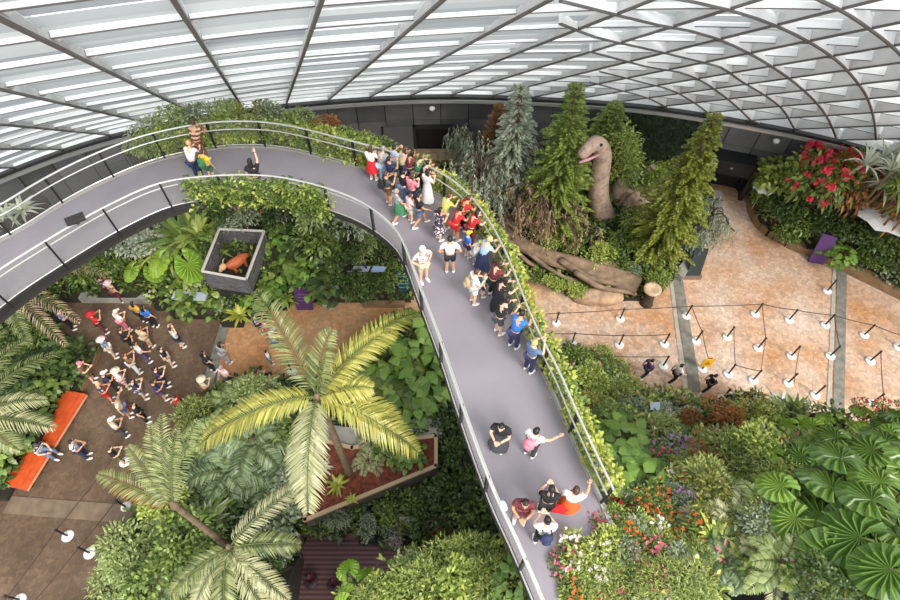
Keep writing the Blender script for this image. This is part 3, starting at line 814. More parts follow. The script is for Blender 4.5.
def carpet(name, pts, mats_w, label, L=.3, W=.14, per=9, spread=.35, hmax=.45, cat='undergrowth'):
    """low undergrowth nobody could count: one mesh of leaves"""
    mb = MB(); ms, ws = zip(*mats_w); ch = rng.choice(len(ms), len(pts), p=np.array(ws)/sum(ws))
    for k in range(len(ms)):
        b = pts[ch == k]
        if not len(b): continue
        b = np.repeat(b, per, 0); n = len(b); a = rng.uniform(0, 6.28, n); rr = rng.uniform(0, spread, n)
        v = np.column_stack([np.cos(a), np.sin(a), rng.uniform(.1, 1.3, n)])
        pos = b+np.column_stack([np.cos(a)*rr, np.sin(a)*rr, rng.uniform(.03, hmax, n)])
        V, F = leaves(pos, v, L*rng.uniform(.6, 1.3, n), W*rng.uniform(.7, 1.2, n), .35, nr=rng.normal(size=(n, 3))*.35+[0, 0, 1]); mb.add(V, F, ms[k])
    return tag(mb.build(name), label, cat, kind='stuff')
# ================================================================== planting beds
def W(lst, z=None): return [P(a[0], a[1], a[2] if len(a) > 2 else z) for a in lst]
H_mid = Hill('planting_bed', W([(440,172), (462,200), (488,238), (504,262), (518,270), (535,277), (553,288), (580,295), (622,299), (655,295), (672,281), (690,256), (703,235), (712,205), (708,180), (690,168), (640,161), (560,158), (490,160)], .2),
  W([(504,262,.3), (535,275,.3), (580,293,.3), (640,295,.3), (690,255,.3), (712,200,.3), (560,250,.8), (600,230,1.2), (650,240,1.0), (560,200,1.3), (500,200,1.1), (640,190,1.2), (680,180,.6), (500,160,.5), (600,160,.6)]), 'dark soil bed of the dinosaur island', step=.35)
H_right = Hill('planting_bed', W([(751,206), (757,223), (772,236), (790,245), (818,255), (860,275), (905,297), (980,335), (1010,230), (960,190), (870,172), (800,165), (762,172)], .2),
  W([(752,205,.4), (790,244,.4), (860,274,.4), (905,295,.4), (800,205,1.4), (850,225,1.4), (900,240,1.6), (820,180,2.2), (860,185,2.8), (920,200,3.2), (770,185,1.0)]), 'dark soil bed behind the low kerb by the purple sign', step=.3)
H_left = Hill('planting_bed', W([(-120,600), (-10,512), (6,495), (76,394), (88,372), (97,352), (70,343), (52,330), (60,306), (40,300), (-120,340)], .2),
  W([(0,500,.3), (76,394,.3), (97,352,.3), (60,306,.3), (20,400,1.0), (-30,430,1.5), (20,340,1.0), (-60,400,2)]), 'dark soil bed behind the orange bench')
H_under = Hill('planting_bed', W([(40,300), (85,297), (150,299), (165,309), (185,319), (215,319), (240,326), (262,313), (290,304), (330,304), (400,303), (414,296), (430,225), (300,213), (150,213), (60,240), (0,280)], .2),
  W([(85,297,.4), (150,298,.4), (215,317,.4), (290,303,.4), (400,302,.4), (120,260,1.6), (200,285,1.6), (240,290,1.8), (300,275,1.8), (380,275,1.5), (120,225,3.6), (200,240,3.4), (260,240,3.0), (330,240,4.2), (400,240,3.0), (250,215,4.6), (330,215,5.6)]), 'dark soil bank under the walkway')
H_center = Hill('planting_bed', W([(60,640), (108,600), (120,565), (148,490), (190,440), (212,396), (262,377), (300,388), (345,362), (372,338), (412,320), (432,337), (470,420), (512,530), (470,575), (415,548), (300,530), (294,640)], .2),
  W([(110,598,.3), (148,490,.5), (212,396,.4), (300,388,.4), (372,338,.4), (430,337,.4), (470,420,.4), (510,530,.4), (415,545,.3), (300,530,.4), (400,370,1.2), (420,400,1.0), (440,470,.6), (250,440,2.2), (220,500,2.2), (180,560,3.0), (240,570,3.0), (280,480,1.8), (150,560,1.6), (270,610,2.6)]), 'dark soil bed between the square and the walkway')
H_hill = Hill('planting_hill', W([(548,354,1.5), (566,347,1.5), (600,354,.8), (640,388,.6), (665,398,.6), (720,404,.8), (775,402,1.2), (800,412,3), (830,425,6), (905,418,8), (1000,440,9.5), (1010,640,14), (806,600,12.6), (792,576,12.4), (752,568,12.2), (718,576,12.2), (700,660,12.2), (560,660,11.6), (566,600,11.6), (606,522,11.4), (592,482,8.5), (574,432,5), (556,390,3)]),
  W([(550,356,1.5), (600,356,.8), (640,389,.6), (700,405,.8), (770,404,1.4), (800,414,3), (850,425,6.4), (905,420,8), (1000,440,9.5), (560,390,3), (620,400,3), (680,425,3.5), (740,430,4.5), (590,440,5.5), (650,450,6.5), (720,470,8), (800,470,9), (880,470,10), (605,500,9.5), (660,520,10.5), (740,540,11.6), (820,540,12), (900,540,12.6), (610,560,11.8), (680,600,12.2), (800,590,12.6), (1000,640,14)]), 'steep planted hillside beside the walkway', m=M_rockd, step=.5)
H_front = Hill('planting_terrace', W([(335,640,7.4), (345,592,7.6), (395,566,7.8), (440,552,8), (500,546,8.2), (532,590,9.6), (552,700,9.6), (335,720,8)]),
  W([(345,592,7.6), (395,566,7.8), (440,552,8), (500,546,8.2), (530,592,9.4), (450,590,8.8), (450,700,9.4)]), 'dark planted terrace below the inner edge of the walkway', m=M_rockd, step=.4)

# stone kerbs round the beds
def kerb(name, pts, label, wd=.6, h=.5, m=None, z=0):
    c = np.array([P(x, y, z) for x, y in pts]); c = spline(c, len(pts)*5); b = MB(); sweep(b, c, -wd/2, wd/2, z, z+h, m or M_conc)
    # sweep adds path height; the path lies on z so heights are right
    return tag(b.build(name), label, 'kerb')
M_kerb = mat('brown_stone_kerb', (132,104,74), .85, 0, .25, 2)
kerb('stone_kerb', [(749,200), (753,215), (762,229), (790,246), (818,257), (860,277), (905,299), (960,326)], 'brown stone kerb along the bed behind the purple sign', m=M_kerb)
kerb('stone_kerb', [(716,196), (713,215), (704,240), (690,262), (676,280)], 'grey stone kerb from the black info board to the end of the log bed', m=M_conc)
kerb('stone_kerb', [(84,300), (118,300), (152,301)], 'pale concrete ledge behind the crowd on the lower square', .5, .5)
kerb('stone_kerb', [(99,350), (92,370), (80,392)], 'stone edging between the bench end and the crowd', .3, .3, M_kerb)
kerb('stone_kerb', [(648,396), (672,398), (700,404), (722,408)], 'grey stone edging below the three walking people', .35, .3)
kerb('stone_kerb', [(405,306), (395,306), (365,306)], 'brown stone edging beside the teal board under the walkway', .3, .35, M_kerb)

# low undergrowth on every bed
carpet('undergrowth', H_mid.rand(900), [(G['deep'], 3), (G['mid'], 3), (G['bright'], 1)], 'low green undergrowth around the dinosaur and the log', .34, .17)
carpet('undergrowth', H_right.rand(800), [(G['deep'], 3), (G['mid'], 2), (G['grey'], 1), (G['rust'], .4)], 'low leafy undergrowth behind the kerb by the purple sign', .34, .17)
carpet('undergrowth', H_left.rand(900), [(G['deep'], 5), (G['mid'], 1)], 'dark leafy undergrowth behind the orange bench', .42, .22)
carpet('undergrowth', H_under.rand(1500), [(G['deep'], 4), (G['mid'], 2), (G['bright'], .7), (G['white'], .35)], 'dense mixed undergrowth on the bank under the walkway', .36, .18)
carpet('undergrowth', H_center.rand(1500), [(G['deep'], 4), (G['mid'], 2), (G['darkfern'], 1)], 'dark undergrowth round the planter and the wooden deck', .36, .17)
carpet('undergrowth', H_hill.rand(2200), [(G['mid'], 3), (G['bright'], 2), (G['deep'], 2), (G['olive'], 1), (G['grey'], .6), (G['rust'], .3), (G['pinkf'], .12), (G['whitef'], .2)], 'mixed low leaves covering the steep hillside', .3, .1)
carpet('undergrowth', H_front.rand(420), [(G['bright'], 2), (G['mid'], 2)], 'low leaves on the terrace beside the inner railing', .3, .12)
# creepers
def strip_pts(path, px0, px1, n, o0, o1, z0, z1, side):
    pr = np.array([proj(p) for p in path]); y = pr[:, 1]; t = np.gradient(path, axis=0); t /= np.linalg.norm(t, axis=1)[:, None]; nn = np.column_stack([t[:, 1], -t[:, 0], np.zeros(len(t))])*side
    i0, i1 = int(np.argmin(np.linalg.norm(pr-px0, axis=1))), int(np.argmin(np.linalg.norm(pr-px1, axis=1)))
    q = rng.uniform(i0, i1, n); a = np.arange(len(path)); base = np.stack([np.interp(q, a, path[:, k]) for k in range(3)], 1); nb = np.stack([np.interp(q, a, nn[:, k]) for k in range(3)], 1)
    return base+nb*rng.uniform(o0, o1, n)[:, None]+np.column_stack([np.zeros((n, 2)), rng.uniform(z0, z1, n)])
carpet('climbing_vine', strip_pts(EO, (425,190), (600,500), 800, .12, .5, -.3, .85, -1), [(G['lime'], 3), (G['bright'], 3), (G['mid'], 1.5)], 'yellow green creeper along the outer railing from the crowd to the hillside', .17, .09, 8, .14, .2, 'creeper')
carpet('climbing_vine', strip_pts(EO, (165,160), (425,190), 700, .12, .7, -.2, .8, -1), [(G['bright'], 3), (G['mid'], 2), (G['lime'], 1)], 'green creeper on the far outer railing behind the small group', .2, .1, 8, .15, .2, 'creeper')
carpet('climbing_vine', strip_pts(EI, (192,203), (330,210), 360, -.05, .35, -.3, 1.05, 1), [(G['mid'], 3), (G['bright'], 2), (G['deep'], 1)], 'green creeper spilling over the inner railing above the wooden crate', .2, .1, 8, .15, .2, 'creeper')
tl = [t_at_px(x) for x in (606, 706)]
q = rng.uniform(tl[0], tl[1], 1500); c = ring(q)-ring_n(q)*rng.uniform(.02, .25, 1500)[:, None]
carpet('living_wall', np.column_stack([c, rng.uniform(.4, 4.6, 1500)]), [(G['wallg'], 5), (G['deep'], 1)], 'dark green living wall of small leaves behind the tall conifer', .2, .12, 7, .12, .15, 'green wall')
# planter troughs hung outside the rail, with hedge shrubs
pr = np.array([proj(p) for p in EO]); i0 = int(np.argmin(np.linalg.norm(pr-(132,170), axis=1))); i1 = int(np.argmin(np.linalg.norm(pr-(392,177), axis=1)))
mb = MB(); seg = EO[i0:i1]; sweep(mb, seg, -1.75, -.2, -.75, -.15, M_dsteel); sweep(mb, seg, -1.7, -.25, -.149, -.12, M_soil)
tag(mb.build('planter_trough'), 'long dark planter trough outside the far railing', 'planter')
t = np.gradient(seg, axis=0); t /= np.linalg.norm(t, axis=1)[:, None]; nn = np.column_stack([-t[:, 1], t[:, 0], np.zeros(len(t))])
HK = ['bush_bright', 'bush_mid', 'bush_bright', 'bush_narrow']
for k, q in enumerate(np.linspace(3, len(seg)-4, 26)):
    i = int(q); b = seg[i]+nn[i]*random.uniform(.7, .9)+[0, 0, -.12]
    plant(HK[k % 4], b, random.uniform(.75, .92), 'bright green hedge shrub in the trough along the far outer railing', group='hedge shrubs along the far railing')
for k, (px, py, s, key) in enumerate([(150,140,1.3,'bush_white'), (172,132,1.4,'bush_pale'), (196,124,1.3,'bush_grey'), (222,118,1.35,'bush_pale'), (248,116,1.25,'bush_olive'), (272,118,1.2,'bush_grey'), (296,122,1.15,'bush_pale'), (322,132,1.0,'bush_rust')]):
    i = int(np.argmin([(proj(p+n_*1.4+[0, 0, .8])[0]-px)**2 for p, n_ in zip(seg, nn)])); b = seg[i]+nn[i]*1.3+[0, 0, -.12]
    plant(key, b, s*.85, 'loose %s shrub behind the far hedge, %s' % ({'bush_white':'variegated', 'bush_pale':'pale green', 'bush_grey':'grey green', 'bush_olive':'olive', 'bush_rust':'reddish'}[key],
      ['nearest the slate wall on the west', 'second from its western end', 'above the blond visitor', 'above the yellow shirt', 'above the waving visitor', 'just past the waving visitor', 'where the hedge turns', 'next to the crowd'][k]))
for k, (px, py) in enumerate([(6,226), (22,218), (38,214), (-8,238)]):
    b = P(px, py+22, 11)+np.array([-.9, 1.1, 0]); b[2] = 11.2
    plant('strap_white', b, 1.0, 'pale grassy clump outside the railing at the walkway west end', group='pale clumps at the west railing')
mb = MB(); b = np.array([P(x, y, 11.2) for x, y in [(-20,240), (-6,240), (12,230), (34,216), (46,208)]]); sweep(mb, spline(b+[-.7, .9, 0], 12), -.5, .5, -.45, 0, M_dsteel); tag(mb.build('planter_trough'), 'short dark planter trough outside the railing at the west end', 'planter')

# ================================================================== individual plants
def topz(b, py):
    for z in np.arange(b[2]+.2, b[2]+16, .05):
        if proj((b[0], b[1], z))[1] <= py: return z-b[2]
    return 5
def tree(key, hill, bx, by, ty, label, rz=None, wide=1.0, name=None, cat=None):
    b = hill.hit(bx, by); h = topz(b, ty)
    parts = PROTO[key]; zt = max(v.co.z for v in parts.get('crown', parts.get('foliage')).vertices)
    o = plant(key, b, h/zt, label, rz, name=name, cat=cat); o.scale[0] *= wide; o.scale[1] *= wide; return o
tree('conifer_fresh', H_mid, 549, 226, 86, 'tall fresh green conifer rising highest against the wall left of the dinosaur head', wide=.74)
tree('conifer_dark', H_mid, 655, 254, 116, 'big yellow green feathery conifer on the island edge by the black info board', wide=.72)
tree('conifer_thin', H_mid, 508, 204, 88, 'thin grey green conifer standing against the slate wall', wide=1.1)
tree('conifer_rust', H_mid, 494, 178, 106, 'rusty brown young conifer between the doorway and the tall conifer', wide=1.3)
tree('column_tree', H_mid, 606, 196, 126, 'upright light green shrub just behind the dinosaur neck', wide=1.3, cat='shrub')
tree('conifer_fresh', H_mid, 596, 178, 104, 'second fresh green conifer partly behind the tallest one', wide=1.2)
tree('weep_grey', H_mid, 464, 176, 120, 'grey weeping conifer beside the dark doorway', wide=.8)
tree('weep_grey2', H_mid, 480, 218, 148, 'grey weeping conifer nearest the railing on the island', wide=.95)
tree('weep_grey', H_mid, 520, 206, 140, 'wide grey weeping conifer below the thin conifer', 2.2, .9)
tree('weep_brown', H_mid, 552, 240, 186, 'brown drooping conifer left of the dinosaur neck', 2.9, .95)
tree('weep_grey2', H_mid, 693, 247, 198, 'small grey weeping conifer at the island edge above the info board', wide=.8)
tree('weep_grey', H_mid, 570, 196, 150, 'dark weeping conifer right behind the dinosaur head', 1.0, .9)
for key, px, py, s, lab in [
 ('bush_bright',545,240,1.15,'bright green shrub above the middle of the fallen log'), ('bush_mid',570,244,1.1,'mid green shrub below the dinosaur neck'), ('bush_bright',598,258,1.15,'bright shrub in front of the dinosaur breast'),
 ('bush_mid',624,244,1.0,'leafy mid green shrub on the dinosaur shoulder'), ('bush_bright',640,222,1.3,'bright shrub against the yellow green conifer'), ('bush_mid',618,268,1.0,'mid green shrub behind the log end'), ('bush_bright',648,258,1.0,'small bright shrub at the foot of the big conifer'),
 ('bush_round',656,279,.95,'clipped looking round green shrub beside the sawn stump'), ('bush_grey',632,272,.8,'grey green shrub between the log and the round shrub'),
 ('bush_bright',522,274,.6,'low green shrub under the root end of the log'), ('bush_mid',536,279,.65,'low shrub in front of the log, second from its roots'), ('bush_bright',552,284,.7,'low shrub in front of the log near its middle'), ('bush_bright',568,289,.7,'low bright shrub in front of the log past its middle'), ('bush_bright',580,291,.6,'low bright shrub next to the big log rock'),
 ('bush_mid',525,222,.95,'mid green shrub under the brown weeping conifer'), ('bush_bright',500,232,.6,'small bright shrub between the railing and the rock'), ('bush_mid',508,200,1.1,'green shrub among the grey weeping conifers'), ('bush_mid',540,192,1.2,'shaded shrub between two weeping conifers'), ('bush_deep',555,228,1.0,'dark shrub at the brown conifer edge'),
 ('bush_bright',655,186,1.4,'light green shrub behind the dinosaur back'), ('bush_bright',666,176,1.2,'light green shrub left of the black doorway'), ('bush_mid',640,176,1.3,'mid green shrub behind the dinosaur below the green wall'), ('bush_grey',625,182,1.2,'grey shrub below the green wall'), ('bush_bright',688,168,.8,'bright shrub at the corner of the black doorway'), ('bush_deep',585,235,.9,'dark shrub at the base of the dinosaur neck'),
 ('bush_mid',475,228,.8,'shrub between the red shirts and the weeping conifer'), ('bush_bright',458,198,.9,'shrub near the steps behind the railing'), ('bush_mid',668,232,1.1,'shrub inside the lower skirt of the big conifer')]:
    plant(key, H_mid.hit(px, py, s*.45), s, lab)
for key, px, py, s, hs, lab in [
  ('flower_pink',796,194,1.1,1,'shrub with pink blossom below the crimson one'),
 
 ('bush_grey',846,200,1.6,1.3,'grey green shrub in the middle of the right bed'), ('bush_grey',826,202,1.0,1,'second grey green shrub left of the middle one in the right bed'), ('bush_deep',790,206,1.2,1,'dark shrub below the pink blossom'), ('bush_deep',775,214,1.1,1,'dark shrub at the corner of the kerb'), ('bush_mid',800,226,1.1,1,'shrub just above the kerb left of the purple sign'), ('bush_deep',824,222,1.1,1,'dark shrub directly behind the purple sign'),
 ('bush_deep',856,236,1.3,1,'dark shrub below the white parasol'), ('bush_mid',880,240,1.2,1,'mid green shrub right of the dark one under the parasol'), ('bush_deep',896,262,1.1,1,'dark shrub near the kerb end'), ('bush_mid',872,258,.9,1,'low shrub by the kerb between the lime plant and its end'), ('broad_bright',842,256,.85,.8,'bright broad leaved plant at the kerb right of the purple sign'),
 ('bush_mid',768,196,1.0,1,'shrub beside the small parasol'), ('bush_bright',774,186,.9,1,'light shrub between the doorway and the blossom'), ('bush_rust',856,210,1.0,1,'brownish shrub left of the white parasol'), ('bush_deep',842,232,1.0,1,'dark shrub right of the purple sign'), ('bush_mid',785,236,.75,1,'low shrub at the kerb bend'),('bush_deep',846,190,.9,1,'dark shrub between reddish shrub and strap plants')]:
    plant(key, H_right.hit(px, py, s*.55), s*1.25, lab, hs=hs)
tree('flower_red', H_right, 805, 214, 150, 'tall shrub with crimson blossom near the black doorway', wide=.62, cat='flowering shrub')
tree('bush_rust', H_right, 828, 214, 152, 'reddish shrub right of the crimson blossom', wide=.55, cat='shrub')
tree('cane_white', H_right, 840, 230, 140, 'large variegated strap leaved plant at the top of the right bed', wide=.62, cat='plant')
tree('cane_green', H_right, 870, 240, 146, 'large green strap leaved plant below the glass at the right bed', wide=.62, cat='plant')
tree('bush_rust', H_right, 866, 236, 166, 'golden brown shrub above the white parasol', wide=.5, cat='shrub')
tree('bush_olive', H_right, 888, 244, 160, 'olive shrub at the far end of the right bed', wide=.45, cat='shrub')
tree('bush_bright', H_right, 776, 206, 162, 'bright green shrub between the small parasol and the crimson blossom', wide=.8, cat='shrub')
for key, px, py, s, hs, lab in [
 ('bush_white',128,248,1.6,1,'white variegated shrub under the walkway above the ledge'), ('bush_white',150,240,1.5,1,'second variegated shrub under the walkway'), ('bush_mid',108,262,1.4,1,'shrub behind the ledge left of the variegated ones'), ('giant_lime',183,256,1.9,1.1,'lime green elephant ear plant left of the crate'), ('giant_lime',148,266,1.4,1,'small lime elephant ear plant behind the crowd'),
 ('strap_deep',178,228,3.0,1,'huge long leaved plant below the walkway edge'), ('strap_bright',196,226,2.6,1,'bright long leaved plant beside the crate'), ('strap_bright',165,240,2.4,1,'yellowish long leaved plant above the elephant ear'), ('broad_mid',198,280,1.3,1,'broad leaved plant left of the crate front'),
 ('strap_lime',238,312,1.15,1,'yellow green spiky plant at the drain strip end'), ('broad_mid',215,303,1.0,1,'broad leaved plant below the crate'), ('broad_mid',186,306,1.0,1,'broad leaved plant at the square edge by the pale slab'), ('broad_bright',262,300,1.1,1,'bright broad leaved plant right of the spiky one'), ('strap_bright',284,296,1.2,1,'strap leaved plant beside the purple board'), ('broad_bright',278,282,1.2,1,'bright leafy plant right of the crate'),
 ('broad_mid',296,262,1.4,1,'broad leaved plant on the bank right of the crate'), ('broad_bright',312,276,1.2,1,'bright broad leaves on the bank above the path'), ('broad_bright',290,240,1.3,1,'bright plant upper right of the crate'), ('broad_deep',330,286,1.2,1,'dark leafy plant above the orange path'), ('bush_deep',350,290,1.2,1,'dark shrub below the lavender sculpture'), ('bush_deep',372,290,1.2,1,'dark shrub left of the teal board'), ('bush_mid',392,276,1.0,1,'shrub behind the teal board'), ('bush_deep',342,262,1.2,1,'dark shrub beside the lavender sculpture'),
 ('bush_white',300,212,1.6,1,'variegated shrub reaching the walkway edge'), ('bush_pale',326,216,1.7,1.2,'pale shrub rising beside the inner railing'), ('bush_white',346,228,1.5,1.2,'variegated shrub at the inner bend of the walkway'), ('bush_mid',322,240,1.6,1,'mid green shrub on the upper bank'), ('bush_pale',362,246,1.4,1,'pale shrub under the inner bend'), ('bush_deep',280,216,1.5,1,'dark shrub behind the crate rim'), ('bush_grey',246,222,1.4,.8,'grey shrub hanging over the crate back'), ('bush_rust',255,208,1.2,.7,'dry pinkish shrub above the crate'), ('bush_deep',385,254,1.2,1,'dark shrub beneath the walkway bend'),
 ('bush_deep',228,214,1.4,1,'dark shrub above the crate left corner'), ('bush_deep',210,250,1.2,1,'dark shrub against the crate side'), ('bush_mid',90,272,1.3,1,'shrub left of the ledge under the walkway'), ('broad_deep',306,240,1.4,1,'dark broad leaves mid bank'), ('bush_mid',340,204,1.3,1.1,'green shrub spilling over the inner rail')]:
    plant(key, H_under.hit(px, py, s*.45), s, lab, hs=hs)
for k, (key, px, py, s, lab) in enumerate([('broad_deep',40,368,1.4,'dark broad leaved plant at the back of the bench bed'), ('broad_deep',60,355,1.3,'dark broad leaved plant near the stone edging'), ('broad_mid',48,395,1.2,'leafy plant close behind the bench upper end'), ('broad_deep',28,425,1.4,'dark plant behind the middle of the bench'), ('broad_mid',12,455,1.2,'green plant behind the lower bench half'), ('bush_deep',4,478,1.0,'dark shrub at the bottom end of the bench'), ('broad_deep',68,378,1.0,'dark plant at the upper bench corner'), ('bush_mid',40,340,1.3,'shrub below the drooping palm'), ('fern_dark',22,392,1.8,'dark fern between the two grey fronds'), ('bush_deep',20,350,1.4,'dark shrub left of the drooping palm'),('bush_deep',76,352,1.0,'dark shrub by the corner of the lower square')]):
    plant(key, H_left.hit(px-9, py-2, s*.45), s*.78, lab)
for key, px, py, s, hs, lab in [
 ('broad_bright',408,342,1.9,1.1,'light green big leaved shrub near the walkway above the planter'), ('broad_bright',384,362,1.8,1.1,'light green big leaved shrub right of the tall palm fronds'), ('broad_bright',422,378,1.9,1.1,'light green big leaved shrub against the inner railing'), ('broad_mid',398,384,1.8,1,'big leaved shrub in the middle of the light green group'), ('broad_bright',412,408,1.6,1,'light green shrub lowest of the group over the slab'), ('broad_mid',368,384,1.4,1,'big leaved shrub behind the tall palm trunk'), ('bush_mid',432,360,1.2,1,'small shrub under the inner railing'),
 ('bush_deep',448,425,1.5,1,'dark shrub below the inner railing'), ('bush_deep',460,460,1.5,1,'dark shrub right of the planter corner'), ('bush_deep',452,492,1.5,1,'dark shrub below the planter corner'), ('bush_mid',474,505,1.4,1,'shrub beneath the inner railing cloth'), ('bush_deep',430,520,1.3,1,'dark shrub near the small white sign'), ('bush_mid',400,512,1.1,1,'leafy shrub along the planter front'), ('strap_deep',455,515,1.3,1,'spiky plant in the dark garden'), ('flower_purple',398,533,.7,1,'small mauve flowering shrub at the deck edge'), ('bush_rust',446,530,.8,1,'reddish small shrub in the dark garden'), ('bush_grey',340,520,.8,1,'bluish grey shrub at the deck edge'), ('bush_grey',368,526,.7,1,'grey shrub midway along the deck edge'), ('bush_mid',322,522,.8,1,'green shrub at the deck corner'), ('strap_deep',380,516,.9,1,'dark spiky plant before the planter wall'), ('bush_deep',425,445,1.3,1,'dark shrub behind the planter'), ('bush_deep',482,530,1.3,1,'dark shrub by the terrace'),
 ('fern_mid',232,394,2.4,1,'feathery light fern at the square edge by the drain strip'), ('bush_pale',258,398,1.6,1,'feathery pale shrub left of the tall palm'), ('fern_dark',246,432,3.0,1,'large dark fern with pale leaflets left of the palm'), ('fern_dark',276,446,2.8,1,'large dark fern under the yellow frond'), ('fern_dark',222,462,2.7,1,'dark fern above the pale hanging leaf'), ('fern_dark',264,474,2.6,1,'dark fern right of the palm stem'), ('bush_mid',288,420,1.5,1,'shrub at the foot of the slab'), ('fern_mid',205,432,2.2,1,'fern beside the young palm crown'), ('bush_narrow',196,420,1.3,1,'narrow leaved shrub at the upper square edge'),
 ('bush_pale',124,552,1.35,1,'pale feathery shrub at the stanchions'), ('bush_pale',145,566,1.4,1,'pale feathery shrub second from the stanchions'), ('bush_pale',118,580,1.3,1,'pale feathery shrub near the lowest stanchion'), ('fern_mid',160,528,1.9,1,'bright regular fern below the young palm'), ('bush_bright',168,505,1.2,1,'bright shrub under the young palm fronds'), ('bush_grey',280,520,1.7,1,'grey green shrub under the low palm frond'), ('bush_grey',268,545,1.6,1,'grey green shrub right of the low palm crown'), ('fern_dark',180,570,2.2,1,'dark fern beside the pale shrubs'), ('fern_dark',215,585,2.0,1,'dark fern at the photo bottom below the low palm'), ('bush_mid',160,592,1.5,1,'shrub under the pale feathery group'), ('strap_deep',200,520,1.8,1,'long leaved plant between the two palms'), ('bush_deep',255,585,1.5,1,'dark shrub beside the wooden deck'), ('bush_mid',190,545,1.4,1,'shrub left of the leaning palm stem'), ('strap_white',205,522,1.7,1,'dry pale leaved plant by the palm stem'),('bush_grey',292,490,1.3,1,'grey shrub at the planter left corner')]:
    plant(key, H_center.hit(px, py, s*.45), s, lab, hs=hs)
def region(x, y):
    a = 'beside the walkway' if x < 640 else 'in the middle of the hillside' if x < 770 else 'under the giant leaves'
    return a
